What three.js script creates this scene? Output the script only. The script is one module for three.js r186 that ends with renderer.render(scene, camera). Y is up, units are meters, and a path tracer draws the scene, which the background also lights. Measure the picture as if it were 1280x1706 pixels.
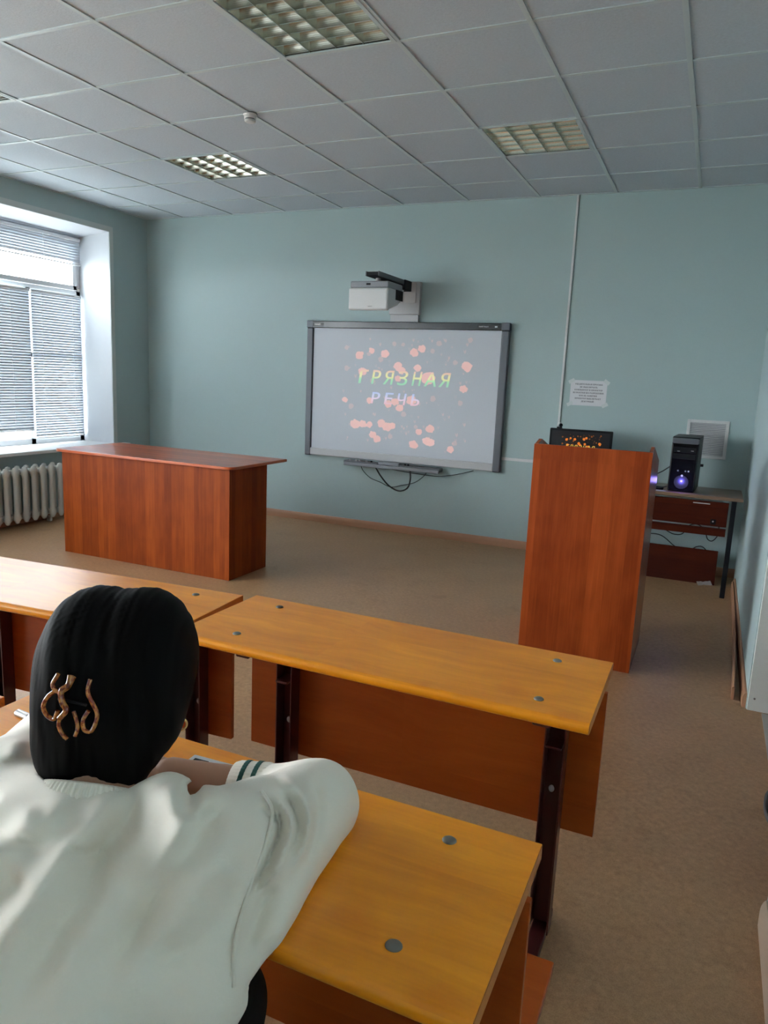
import * as THREE from 'three';
import { RoundedBoxGeometry } from 'three/addons/geometries/RoundedBoxGeometry.js';
import { mergeGeometries } from 'three/addons/utils/BufferGeometryUtils.js';
import { ImprovedNoise } from 'three/addons/math/ImprovedNoise.js';
import { RectAreaLightUniformsLib } from 'three/addons/lights/RectAreaLightUniformsLib.js';

// ---------------------------------------------------------------- camera, sky, exposure
const scene = new THREE.Scene();
const camera = new THREE.PerspectiveCamera(70.01, 1280 / 1706, 0.05, 300);
camera.rotation.order = 'YXZ';
camera.position.set(1.485, 1.43, 6.214);
camera.rotation.set(-0.18258, 0.415, 0.04435);
scene.add(camera);
scene.background = new THREE.Color(0.88, 0.95, 1.0);      // even overcast daylight
scene.backgroundIntensity = 25.5;
const renderer = new THREE.WebGLRenderer({ antialias: true });
renderer.toneMapping = THREE.LinearToneMapping;
renderer.toneMappingExposure = 1.0;
renderer.shadowMap.enabled = true;
RectAreaLightUniformsLib.init();

// ---------------------------------------------------------------- helpers
const H = 2.912, XL = -4.065, XR = 1.77, ZB = 9.4;
let seed = 11;
const rnd = () => { seed = (seed * 1664525 + 1013904223) >>> 0; return seed / 4294967296; };
const noise = new ImprovedNoise();
const fbm = (x, y, z = 0, o = 4) => { let s = 0, a = 0.5; for (let i = 0; i < o; i++, a *= 0.5, x *= 2.03, y *= 2.03) s += a * noise.noise(x, y, z + i * 7.3); return s; };
const clamp = (v, a = 0, b = 1) => Math.min(b, Math.max(a, v));
const lerp = (a, b, t) => a + (b - a) * t;
const smooth = (a, b, x) => { const t = clamp((x - a) / (b - a)); return t * t * (3 - 2 * t); };

const counts = {};
function numbered(name) { const n = counts[name] = (counts[name] ?? -1) + 1; return n ? name + '_' + String(n).padStart(3, '0') : name; }
function tag(o, label, category, group, kind) {
  if (label) o.userData.label = label;
  if (category) o.userData.category = category;
  if (group) o.userData.group = group;
  if (kind) o.userData.kind = kind;
  return o;
}
function thing(name, label, category, [x, y, z] = [0, 0, 0], turn = 0, group) {
  const o = new THREE.Group(); o.name = numbered(name); scene.add(o);
  o.position.set(x, y, z); o.rotation.y = turn;
  return tag(o, label, category, group);
}
function part(parent, name, geo, m, pos, rot, label) {
  const o = new THREE.Mesh(geo, m); o.name = name; o.castShadow = o.receiveShadow = true;
  if (pos) o.position.set(...pos);
  if (rot) o.rotation.set(...rot);
  if (label) o.userData.label = label;
  parent.add(o); return o;
}
function single(name, label, category, geo, m, pos, rot, group) {
  return tag(part(scene, numbered(name), geo, m, pos, rot), label, category, group);
}
function struct(name, geo, m, pos) { const o = part(scene, name, geo, m, pos); o.userData.kind = 'structure'; return o; }
function copy(o, [x, y, z], turn, label, group) {
  const c = o.clone(); c.name = numbered(o.name.replace(/_\d+$/, '')); scene.add(c); c.position.set(x, y, z); c.rotation.y = turn;
  c.userData = { ...o.userData };
  if (label) c.userData.label = label;
  if (group) c.userData.group = group;
  return c;
}
// planar texture coordinates in metres; the grain (v) runs along the given axis
function metres(g, grain = 'y', scale = 1, ou = 0, ov = 0) {
  if (g.index) g = g.toNonIndexed();
  const p = g.attributes.position, n = g.attributes.normal, uv = new Float32Array(p.count * 2), ax = { x: 0, y: 1, z: 2 }[grain];
  for (let i = 0; i < p.count; i += 3) {
    const N = [0, 0, 0];
    for (let k = 0; k < 3; k++) { N[0] += n.getX(i + k); N[1] += n.getY(i + k); N[2] += n.getZ(i + k); }
    let d = 0; for (let k = 1; k < 3; k++) if (Math.abs(N[k]) > Math.abs(N[d])) d = k;
    const rest = [0, 1, 2].filter((k) => k !== d), v = rest.includes(ax) ? ax : rest[1], u = rest.find((k) => k !== v);
    for (let k = 0; k < 3; k++) {
      const q = [p.getX(i + k), p.getY(i + k), p.getZ(i + k)];
      uv[(i + k) * 2] = (q[u] + d * 0.37 + ou) * scale; uv[(i + k) * 2 + 1] = (q[v] + ov) * scale;
    }
  }
  g.setAttribute('uv', new THREE.BufferAttribute(uv, 2));
  return g;
}
function box(w, h, d, r = 0.002, grain = 'y', seg = 2) {
  const g = r > 0 ? new RoundedBoxGeometry(w, h, d, seg, Math.min(r, w / 2.01, h / 2.01, d / 2.01)) : new THREE.BoxGeometry(w, h, d);
  return metres(g, grain);
}
function at(g, x = 0, y = 0, z = 0, rx = 0, ry = 0, rz = 0) { g = g.index ? g.toNonIndexed() : g; g.applyMatrix4(new THREE.Matrix4().compose(new THREE.Vector3(x, y, z), new THREE.Quaternion().setFromEuler(new THREE.Euler(rx, ry, rz)), new THREE.Vector3(1, 1, 1))); return g; }
function merge(list) { list = list.map((g) => { g = g.index ? g.toNonIndexed() : g; for (const k of Object.keys(g.attributes)) if (!['position', 'normal', 'uv'].includes(k)) g.deleteAttribute(k); return g; }); return mergeGeometries(list); }
const slab = (x0, x1, y0, y1, z0, z1, r = 0, grain) => metres(at(r ? box(x1 - x0, y1 - y0, z1 - z0, r) : new THREE.BoxGeometry(x1 - x0, y1 - y0, z1 - z0), (x0 + x1) / 2, (y0 + y1) / 2, (z0 + z1) / 2), grain);
const V = (a) => new THREE.Vector3(...a);
const tube = (pts, r, n = 40, rs = 8) => new THREE.TubeGeometry(new THREE.CatmullRomCurve3(pts.map(V)), n, r, rs);
function rod(a, b, r, n = 12, r2 = r) {
  const A = V(a), B = V(b), g = new THREE.CylinderGeometry(r2, r, A.distanceTo(B), n);
  g.applyQuaternion(new THREE.Quaternion().setFromUnitVectors(new THREE.Vector3(0, 1, 0), B.clone().sub(A).normalize()));
  return g.translate(...A.add(B).multiplyScalar(0.5).toArray());
}
function texture(w, h, fn, srgb = true, rep) {
  const d = new Uint8Array(w * h * 4);
  for (let y = 0; y < h; y++) for (let x = 0; x < w; x++) { const c = fn(x / w, y / h, x, y), o = (y * w + x) * 4; for (let k = 0; k < 3; k++) d[o + k] = clamp(c[k] ?? c[0], 0, 255); d[o + 3] = 255; }
  const t = new THREE.DataTexture(d, w, h); t.wrapS = t.wrapT = THREE.RepeatWrapping; t.magFilter = THREE.LinearFilter; t.minFilter = THREE.LinearMipmapLinearFilter; t.generateMipmaps = true;
  if (srgb) t.colorSpace = THREE.SRGBColorSpace;
  if (rep) t.repeat.set(...rep);
  t.needsUpdate = true; return t;
}
function painted(w, h, draw) { const c = document.createElement('canvas'); c.width = w; c.height = h; draw(c.getContext('2d'), w, h); const t = new THREE.CanvasTexture(c); t.colorSpace = THREE.SRGBColorSpace; return t; }
const mat = (o) => new THREE.MeshStandardMaterial({ roughness: 0.6, ...o });
const phys = (o) => new THREE.MeshPhysicalMaterial({ roughness: 0.6, ...o });

// ---------------------------------------------------------------- materials
const grey = (f) => texture(256, 256, (u, v) => { const g = f(u, v); return [g, g, g]; }, false);
const wrapNoise = (u, v, s, z = 0) => { // tileable
  const a = u, b = v; return lerp(lerp(fbm(a * s, b * s, z), fbm((a - 1) * s, b * s, z), a), lerp(fbm(a * s, (b - 1) * s, z), fbm((a - 1) * s, (b - 1) * s, z), a), b);
};
const paperBump = grey((u, v) => 128 + 110 * wrapNoise(u, v, 26) + 40 * wrapNoise(u, v, 60, 4)); paperBump.repeat.set(2.6, 2.6);
const M = {};
M.wall = mat({ color: new THREE.Color().setRGB(0.40, 0.505, 0.505), roughness: 0.72, bumpMap: paperBump, bumpScale: 0.0012 });
M.wallPale = mat({ color: new THREE.Color().setRGB(0.66, 0.70, 0.66), roughness: 0.7, bumpMap: paperBump, bumpScale: 0.0008 });
M.white = mat({ color: new THREE.Color().setRGB(0.82, 0.84, 0.85), roughness: 0.5 });
M.reveal = mat({ color: new THREE.Color().setRGB(0.60, 0.625, 0.66), roughness: 0.55 });
M.pvc = mat({ color: new THREE.Color().setRGB(0.84, 0.86, 0.88), roughness: 0.3 });
M.bead = mat({ color: new THREE.Color().setRGB(0.58, 0.62, 0.60), roughness: 0.5 });
const tileTex = texture(512, 512, (u, v, x, y) => { const r = rnd(), f = wrapNoise(u, v, 40) * 14; const b = 212 + f - (r > 0.965 ? 26 : r > 0.9 ? 8 : 0); return [b, b + 1, b + 1]; });
const tileBump = texture(512, 512, (u, v) => { const g = 150 + 120 * wrapNoise(u, v, 64, 2) - (rnd() > 0.96 ? 90 : 0); return [g, g, g]; }, false);
for (const t of [tileTex, tileBump]) t.repeat.set(1.7, 1.7);
M.tile = mat({ map: tileTex, bumpMap: tileBump, bumpScale: 0.0015, roughness: 0.9, color: new THREE.Color().setRGB(0.79, 0.87, 0.95) });
M.tbar = mat({ color: new THREE.Color().setRGB(0.52, 0.59, 0.60), roughness: 0.36 });
const floorTex = texture(1024, 1024, (u, v) => {
  const n = wrapNoise(u, v, 5) * 16 + wrapNoise(u, v, 90, 3) * 34 + (rnd() - 0.5) * 26, dirt = Math.max(0, wrapNoise(u, v, 12, 9) - 0.12) * 50;
  return [172 + n - dirt, 142 + n * 0.95 - dirt, 112 + n * 0.85 - dirt];
}); floorTex.repeat.set(0.55, 0.55);
M.floor = mat({ map: floorTex, color: new THREE.Color().setRGB(0.93, 0.82, 0.68), roughness: 0.4, bumpMap: paperBump, bumpScale: 0.0006 });
// striped cherry laminate: glued strips printed along v
const strips = []; { let x = 0; while (x < 1) { const w = 0.035 + rnd() * 0.05; strips.push([x, rnd(), rnd() * 50, rnd()]); x += w; } }
const cherryTex = texture(1024, 1024, (u, v) => {
  let k = 0; while (k < strips.length - 1 && strips[k + 1][0] <= u) k++;
  const s = strips[k], joint = s[1];
  const g = fbm(u * 60 + s[2], v * 3, s[2], 4) * 22 + fbm(u * 200, v * 5, s[2] + 9, 2) * 16 + fbm(u * 12 + s[2], v * 6, 31, 3) * 26, t = (joint - 0.5) * 34;
  return [188 + g + t, 95 + g * 0.72 + t * 0.75, 43 + g * 0.45 + t * 0.45];
}); cherryTex.repeat.set(0.95, 0.95);
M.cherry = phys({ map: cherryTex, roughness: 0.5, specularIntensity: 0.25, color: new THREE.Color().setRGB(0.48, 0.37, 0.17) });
M.cherryLight = phys({ map: cherryTex, roughness: 0.45, specularIntensity: 0.4, color: new THREE.Color().setRGB(0.68, 0.50, 0.38) });
M.cherryDark = phys({ map: cherryTex, roughness: 0.5, specularIntensity: 0.3, color: new THREE.Color().setRGB(0.11, 0.06, 0.045) });
const beechTex = texture(1024, 1024, (u, v) => {
  const warp = fbm(u * 3, v * 2, 5, 3) * 1.3, g = fbm(u * 46 + warp * 5, v * 3.2, 2, 5) * 30 + fbm(u * 190, v * 9, 8, 2) * 14 + fbm(u * 6, v * 3, 14, 3) * 34;
  const knot = Math.max(0, fbm(u * 9, v * 6, 40, 2) - 0.22) * 90;
  return [236 + g * 0.6 - knot * 0.6, 165 + g * 0.7 - knot, 70 + g * 0.5 - knot];
}); beechTex.repeat.set(0.9, 0.9);
M.beech = phys({ map: beechTex, roughness: 0.33, color: new THREE.Color().setRGB(1.0, 0.74, 0.14), specularIntensity: 0.6, clearcoat: 0.3, clearcoatRoughness: 0.22 });
M.panel = phys({ map: beechTex, roughness: 0.4, color: new THREE.Color().setRGB(0.46, 0.19, 0.12), specularIntensity: 0.6 });
M.skirting = mat({ color: new THREE.Color().setRGB(0.42, 0.215, 0.12), roughness: 0.5 });
M.maroon = mat({ color: new THREE.Color().setRGB(0.075, 0.016, 0.014), roughness: 0.3 });
M.steel = mat({ color: new THREE.Color().setRGB(0.62, 0.62, 0.62), metalness: 1, roughness: 0.35 });
M.cap = mat({ color: new THREE.Color().setRGB(0.17, 0.155, 0.135), metalness: 0.3, roughness: 0.4 });
M.louver = mat({ color: new THREE.Color().setRGB(0.58, 0.55, 0.47), metalness: 1, roughness: 0.25 });
M.black = phys({ color: new THREE.Color().setRGB(0.008, 0.008, 0.010), roughness: 0.5, specularIntensity: 0.35 });
M.glossBlack = phys({ color: new THREE.Color().setRGB(0.004, 0.004, 0.006), roughness: 0.25, specularIntensity: 0.5, clearcoat: 0.2 });
M.darkGrey = mat({ color: new THREE.Color().setRGB(0.10, 0.105, 0.115), roughness: 0.45 });
M.midGrey = mat({ color: new THREE.Color().setRGB(0.25, 0.26, 0.28), roughness: 0.4 });
M.frameGrey = mat({ color: new THREE.Color().setRGB(0.10, 0.108, 0.122), roughness: 0.42, metalness: 0.2 });
M.lightGrey = mat({ color: new THREE.Color().setRGB(0.50, 0.50, 0.51), roughness: 0.4 });
M.plastic = mat({ color: new THREE.Color().setRGB(0.66, 0.655, 0.65), roughness: 0.38 });
M.cable = mat({ color: new THREE.Color().setRGB(0.014, 0.014, 0.016), roughness: 0.5 });
M.radiator = mat({ color: new THREE.Color().setRGB(0.70, 0.70, 0.65), roughness: 0.42 });
M.glass = phys({ color: 0xffffff, transmission: 1, thickness: 0, roughness: 0, ior: 1.5 });
M.slat = phys({ color: new THREE.Color().setRGB(0.56, 0.60, 0.66), roughness: 0.9, transmission: 0.005, thickness: 0, side: THREE.DoubleSide });
M.cord = mat({ color: new THREE.Color().setRGB(0.9, 0.92, 0.95), roughness: 0.8 });
M.lampBox = mat({ color: new THREE.Color().setRGB(0.07, 0.065, 0.055), roughness: 0.35, metalness: 0.6 });
M.tubeOff = mat({ color: new THREE.Color().setRGB(0.4, 0.38, 0.33), roughness: 0.3 });

// ---------------------------------------------------------------- setting: floor, ceiling
struct('floor', slab(XL - 0.02, 2.35, -0.12, 0, -0.02, ZB + 0.02, 0, 'z'), M.floor);
const ceiling = new THREE.Group(); ceiling.name = 'ceiling'; ceiling.userData.kind = 'structure'; scene.add(ceiling);
part(ceiling, 'ceiling_slab', slab(XL - 0.5, 2.6, H + 0.14, H + 0.26, -0.3, ZB + 0.3), M.white);
const gx = [], gz = []; for (let k = -6; k <= 2; k++) gx.push(k * 0.6); for (let z = 0.521; z < ZB - 0.05; z += 0.6) gz.push(z);
const ex = [XL, ...gx, XR], ez = [0, ...gz, ZB];
const fixtures = [];
for (const r of [2, 5, 8, 11, 14]) for (let c = 0; c < ex.length - 1; c++) {
  const col = Math.round(ex[c] / 0.6), on = r % 2 === 0 ? [-4, 0] : [-5, -1];
  if (on.includes(col) && ex[c] > XL + 0.01 && r < 9) fixtures.push([c, r]);
}
for (let i = 0; i < ex.length - 1; i++) for (let j = 0; j < ez.length - 1; j++) {
  if (fixtures.some(([c, r]) => c === i && r === j)) continue;
  const w = ex[i + 1] - ex[i], d = ez[j + 1] - ez[j];
  const g = metres(new RoundedBoxGeometry(w - 0.008, 0.014, d - 0.008, 1, 0.003), 'z', 1, rnd() * 3, rnd() * 3);
  part(ceiling, 'ceiling_tile', g, M.tile, [(ex[i] + ex[i + 1]) / 2, H + 0.011, (ez[j] + ez[j + 1]) / 2]);
}
for (const x of gx) part(ceiling, 'ceiling_runner', slab(x - 0.012, x + 0.012, H - 0.001, H + 0.006, 0, ZB), M.tbar);
for (const z of gz) part(ceiling, 'cross_bar', slab(XL, XR, H - 0.0004, H + 0.006, z - 0.011, z + 0.011), M.tbar);
for (const [a, b, c, d] of [[XL, XL + 0.02, 0, ZB], [XR - 0.02, XR, 0, ZB], [XL, XR, 0, 0.02], [XL, XR, ZB - 0.02, ZB]]) part(ceiling, 'edge_angle', slab(a, b, H - 0.001, H + 0.006, c, d), M.tbar);

// walls
struct('wall_front', slab(XL - 0.5, 2.5, -0.12, H + 0.2, -0.3, 0), M.wall);
struct('wall_back', slab(XL - 0.5, 2.5, -0.12, H + 0.2, ZB, ZB + 0.2), M.wall);
const WINDOWS = [[0.525, 2.95], [3.75, 6.175], [6.7, 9.1]], WY0 = 0.645, WY1 = 2.70, XO = -4.53;
{
  const list = [slab(XO, XL, -0.12, WY0 - 0.03, 0, ZB), slab(XO, XL, WY1, H + 0.2, 0, ZB)];
  const zs = [0, ...WINDOWS.flat(), ZB];
  for (let i = 0; i < zs.length; i += 2) list.push(slab(XO, XL, WY0 - 0.03, WY1, zs[i], zs[i + 1]));
  struct('wall_left', merge(list), M.wall);
}
{
  const door = [2.63, 4.13];
  struct('wall_right', merge([slab(XR, 2.12, -0.12, H + 0.2, 0, door[0]), slab(XR, 2.12, -0.12, H + 0.2, door[1], ZB), slab(XR, 2.12, 2.1, H + 0.2, ...door)]), M.wall);
  const dr = new THREE.Group(); dr.name = 'door_1'; dr.userData.kind = 'structure'; scene.add(dr);
  part(dr, 'door_leaf', slab(2.13, 2.18, 0.01, 2.1, door[0] - 0.05, door[1] + 0.05, 0.004, 'y'), M.cherryDark);
  part(dr, 'reveal_lining', slab(XR + 0.004, 2.125, 0.0, 2.1, door[0] - 0.004, door[0] + 0.012, 0.003), M.wallPale);
  part(dr, 'reveal_lining', slab(XR + 0.004, 2.125, 0.0, 2.1, door[1] - 0.012, door[1] + 0.004, 0.003), M.wallPale);
  part(dr, 'nail_head', new THREE.SphereGeometry(0.005, 10, 8), M.cap, [1.80, 0.06, door[0] + 0.013]);
  part(dr, 'threshold_strip', merge([slab(1.835, 1.865, 0, 0.006, 2.66, 4.1, 0.002), slab(1.868, 1.885, 0, 0.004, 2.66, 4.1, 0.001), slab(1.888, 1.93, 0, 0.006, 2.66, 4.1, 0.002)]), M.steel);
}
// skirting boards
const skirt = (len, h = 0.07) => { const s = new THREE.Shape(); s.moveTo(0, 0); s.lineTo(0.018, 0); s.lineTo(0.018, h * 0.55); s.quadraticCurveTo(0.017, h * 0.85, 0.007, h); s.lineTo(0, h); return metres(new THREE.ExtrudeGeometry(s, { depth: len, bevelEnabled: false, curveSegments: 6 }), 'z', 1); };
struct('baseboard_front', at(skirt(XR - XL), XR, 0, 0, 0, -Math.PI / 2, 0), M.skirting);
struct('baseboard_left', at(skirt(ZB), XL, 0, 0), M.skirting);
struct('baseboard_right', at(skirt(2.3), XR, 0, 2.62, 0, Math.PI, 0), M.skirting);
struct('trim_3', at(skirt(3.2, 0.08), XR, 0, 4.16 + 3.2, 0, Math.PI, 0), mat({ color: new THREE.Color().setRGB(0.40, 0.30, 0.22), roughness: 0.5 }));
{
  // a loose strip of skirting that bows away from the right wall
  const s = new THREE.Shape(); s.moveTo(-0.006, 0); s.lineTo(0.006, 0); s.lineTo(0.006, 0.06); s.lineTo(-0.002, 0.066); s.lineTo(-0.006, 0.06);
  const g = new THREE.ExtrudeGeometry(s, { steps: 30, bevelEnabled: false, extrudePath: new THREE.CatmullRomCurve3([V([1.748, 0.0, 0.4]), V([1.744, 0.0, 1.2]), V([1.735, 0, 1.9]), V([1.715, 0, 2.55])]) });
  const p = g.attributes.position; // the shape's axes along the path: keep it upright
  g.computeBoundingBox(); const b = g.boundingBox;
  if (b.max.y - b.min.y < 0.03) { /* width came out sideways */ const c = new THREE.CatmullRomCurve3([V([1.748, 0, 0.4]), V([1.744, 0, 1.2]), V([1.735, 0, 1.9]), V([1.715, 0, 2.55])]); for (let i = 0; i < p.count; i++) { const t = clamp((p.getZ(i) - 0.4) / 2.15), q = c.getPoint(t), dx = p.getX(i) - q.x, dy = p.getY(i) - q.y; p.setXY(i, q.x + dy, Math.abs(dx)); } g.computeVertexNormals(); }
  g.translate(0, -Math.min(0, b.min.y < -0.01 ? b.min.y : 0), 0);
  single('skirting_strip', 'loose brown skirting strip bowing away from the right wall onto the floor', 'skirting', metres(g, 'z'), M.skirting);
}
// outdoors: open ground and a far tree
struct('ground', slab(-160, XO - 0.5, -1.5, -1.2, -80, 80), mat({ color: new THREE.Color().setRGB(0.42, 0.44, 0.42), roughness: 0.9 }));
{
  const t = thing('tree', 'pale green tree far outside behind the open window pane', 'tree', [-16, -1.2, -4.4]);
  const lobes = []; for (let i = 0; i < 700; i++) { const a = rnd() * 6.283, b = Math.acos(2 * rnd() - 1), r = 1.5 * Math.cbrt(rnd()); const g = new THREE.PlaneGeometry(0.28, 0.2); lobes.push(at(g, Math.sin(b) * Math.cos(a) * r, 4.6 + Math.cos(b) * r * 1.25, Math.sin(b) * Math.sin(a) * r, rnd() * 6, rnd() * 6, rnd() * 6)); }
  part(t, 'trunk', rod([0, 0, 0], [0, 4.4, 0], 0.16, 10, 0.07), mat({ color: new THREE.Color().setRGB(0.12, 0.09, 0.07) }));
  part(t, 'foliage', merge(lobes), phys({ color: new THREE.Color().setRGB(0.16, 0.22, 0.10), transmission: 0.3, thickness: 0, roughness: 0.9, side: THREE.DoubleSide }));
}

// ---------------------------------------------------------------- windows with reveals, sills and blinds
function slats(z0, z1, yTop, yBot, x, tilt, step = 0.025, width = 0.026) {
  const list = [];
  for (let y = yTop; y > yBot + 0.01; y -= step) {
    const g = new THREE.PlaneGeometry(z1 - z0, width, 1, 4); const p = g.attributes.position;
    for (let i = 0; i < p.count; i++) { const v = p.getY(i) / width * 2; p.setZ(i, 0.0022 * (1 - v * v)); }
    g.computeVertexNormals();
    list.push(at(at(g, 0, 0, 0, 0, 0, 0), 0, 0, 0, 0, 0, 0).applyMatrix4(new THREE.Matrix4().makeRotationX(tilt)).applyMatrix4(new THREE.Matrix4().makeRotationY(Math.PI / 2)).translate(x, y, (z0 + z1) / 2));
  }
  return merge(list);
}
const XW = -4.465; // inner face of the window frames
function blind(label, z0, z1, yTop, yBot, stackFrom, x, tilt) {
  const t = thing('window_blind', label, 'blind', [x, yBot, (z0 + z1) / 2], 0);
  const w = z1 - z0, h = yTop - yBot;
  part(t, 'head_rail', box(0.026, 0.026, w, 0.003), M.pvc, [0, h - 0.013, 0]);
  part(t, 'bottom_rail', box(0.024, 0.012, w, 0.004), M.pvc, [0, 0.006, 0]);
  const s = part(t, 'slats', slats(-w / 2 + 0.003, w / 2 - 0.003, h - 0.035, 0.012, 0, tilt, stackFrom), M.slat); s.userData.kind = 'stuff';
  for (const f of [-0.31, 0.31]) part(t, 'ladder_cord', rod([0.016, 0.006, f * w], [0.016, h - 0.02, f * w], 0.0016, 6), M.cord);
  return t;
}
WINDOWS.forEach(([z0, z1], n) => {
  const w = new THREE.Group(); w.name = 'window_' + (n + 1); w.userData.kind = 'structure'; scene.add(w);
  const y0 = WY0, y1 = WY1 - 0.05, F = 0.055, ym = 2.11, zm = z0 + 0.625, XB = XW - 0.06;
  // reveal linings
  part(w, 'reveal', slab(XW - 0.06, XL - 0.002, y0, WY1, z0 - 0.006, z0 + 0.004), M.reveal);
  part(w, 'reveal', slab(XW - 0.06, XL - 0.002, y0, WY1, z1 - 0.004, z1 + 0.006), M.reveal);
  { const g = new THREE.BoxGeometry(XL - XW + 0.06, 0.012, z1 - z0); part(w, 'reveal', at(g, (XL + XW - 0.06) / 2, WY1 - 0.022, (z0 + z1) / 2, 0, 0, 0.10), M.reveal); }
  // frame
  const fr = [slab(XB, XW, y0, y0 + F, z0, z1, 0.004), slab(XB, XW, y1 - F, y1, z0, z1, 0.004), slab(XB, XW, y0, y1, z0, z0 + F, 0.004), slab(XB, XW, y0, y1, z1 - F, z1, 0.004), slab(XB, XW, ym - F / 2, ym + F / 2, z0, z1, 0.004),
    slab(XB, XW, y0, ym, zm - F / 2, zm + F / 2, 0.004), slab(XB, XW, y0, ym, z1 - 0.625 - F / 2, z1 - 0.625 + F / 2, 0.004), slab(XB, XW, 1.47, 1.515, z0, zm, 0.004)];
  part(w, 'window_frame', merge(fr), M.pvc);
  part(w, 'window_sash', merge([slab(XW - 0.03, XW + 0.018, ym + 0.03, ym + 0.075, z0 + 0.06, z1 - 0.06, 0.005), slab(XW - 0.03, XW + 0.018, y1 - 0.105, y1 - 0.06, z0 + 0.06, z1 - 0.06, 0.005), slab(XW - 0.03, XW + 0.018, ym + 0.03, y1 - 0.06, z0 + 0.06, z0 + 0.105, 0.005), slab(XW - 0.03, XW + 0.018, ym + 0.03, y1 - 0.06, z1 - 0.105, z1 - 0.06, 0.005)]), M.pvc);
  for (const [a, b, c, d] of [[y0, ym, z0, zm], [y0, ym, zm, z1 - 0.625], [y0, ym, z1 - 0.625, z1], [ym, y1, z0, z1]]) {
    const g = new THREE.PlaneGeometry(d - c - 0.04, b - a - 0.04); part(w, 'glass_pane', at(g, XB + 0.03, (a + b) / 2, (c + d) / 2, 0, Math.PI / 2, 0), M.glass);
  }
  part(w, 'hinge', box(0.02, 0.05, 0.016, 0.004), M.midGrey, [XW + 0.02, y1 - 0.055, z0 + 0.045]);
  part(w, 'window_sill', slab(XW - 0.02, XL + 0.075, WY0 - 0.03, WY0, z0 - 0.16, z1 + 0.16, 0.008), M.white);
  const tr = new THREE.Group(); tr.name = 'trim_' + (n + 4); tr.userData.kind = 'structure'; scene.add(tr);
  for (const b of [slab(XL, XL + 0.004, WY1 - 0.004, WY1 + 0.045, z0 - 0.045, z1 + 0.045), slab(XL, XL + 0.004, WY0, WY1 - 0.004, z0 - 0.045, z0 + 0.002), slab(XL, XL + 0.004, WY0, WY1 - 0.004, z1 - 0.002, z1 + 0.045)]) part(tr, 'corner_bead', b, M.bead);
  const where = ['one', 'at mid wall', 'at the back'][n];
  if (n) { blind('raised blind stack at the top of unseen window ' + (n === 1 ? 'at mid wall' : 'at the back'), z0 + 0.035, z1 - 0.035, y1 - 0.02, 2.4, 0.025, XW + 0.045, 0.3); return; }
  blind('short half-raised white blind hanging over the top pane of the window', z0 + 0.035, z1 - 0.035, y1 - 0.02, 2.375, 0.025, XW + 0.045, 0.35);
  blind('bright backlit slat blind reaching the sill, beside the window jamb', z0 + 0.03, zm - 0.0, ym - 0.02, 0.70, 0.025, XW + 0.026, 0.31);
  blind('greyer slat blind ending above the sill at the left photo edge', zm + 0.025, z1 - 0.64, ym - 0.02, 0.78, 0.025, XW + 0.04, 0.2);
  blind('slat blind over the window pane outside the left photo edge', z1 - 0.61, z1 - 0.03, ym - 0.02, 0.78, 0.025, XW + 0.026, 0.2);
});
// cast iron radiator under the window
{
  const t = thing('radiator', 'cream cast iron column radiator under the window sill', 'radiator', [XL + 0.11, 0.0, 1.36]);
  const sec = () => {
    const list = [];
    for (const dx of [-0.045, 0.045]) {
      const pts = [[0.012, 0.045], [0.026, 0.075], [0.024, 0.11], [0.019, 0.15], [0.019, 0.43], [0.024, 0.46], [0.027, 0.49], [0.016, 0.525], [0, 0.532]].map(([r, y]) => new THREE.Vector2(r, y));
      const g = new THREE.LatheGeometry([new THREE.Vector2(0, 0.04), ...pts], 14); g.scale(1.0, 1, 1.25); list.push(at(g, dx, 0, 0));
    }
    for (const y of [0.09, 0.48]) { list.push(at(new THREE.CylinderGeometry(0.022, 0.022, 0.094, 12), 0, y, 0, Math.PI / 2, 0, 0)); list.push(at(box(0.09, 0.05, 0.03, 0.012), 0, y, 0)); }
    return merge(list);
  };
  const g = sec();
  for (let i = 0; i < 12; i++) part(t, 'radiator_section', g, M.radiator, [0, 0, i * 0.094]);
  part(t, 'foot', merge([box(0.05, 0.05, 0.03, 0.008)]), M.radiator, [0, 0.025, 0.094]); part(t, 'foot', box(0.05, 0.05, 0.03, 0.008), M.radiator, [0, 0.025, 0.94]);
  part(t, 'plug', at(new THREE.CylinderGeometry(0.018, 0.018, 0.04, 6), 0, 0.48, -0.06, Math.PI / 2, 0, 0), M.radiator);
}

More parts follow.
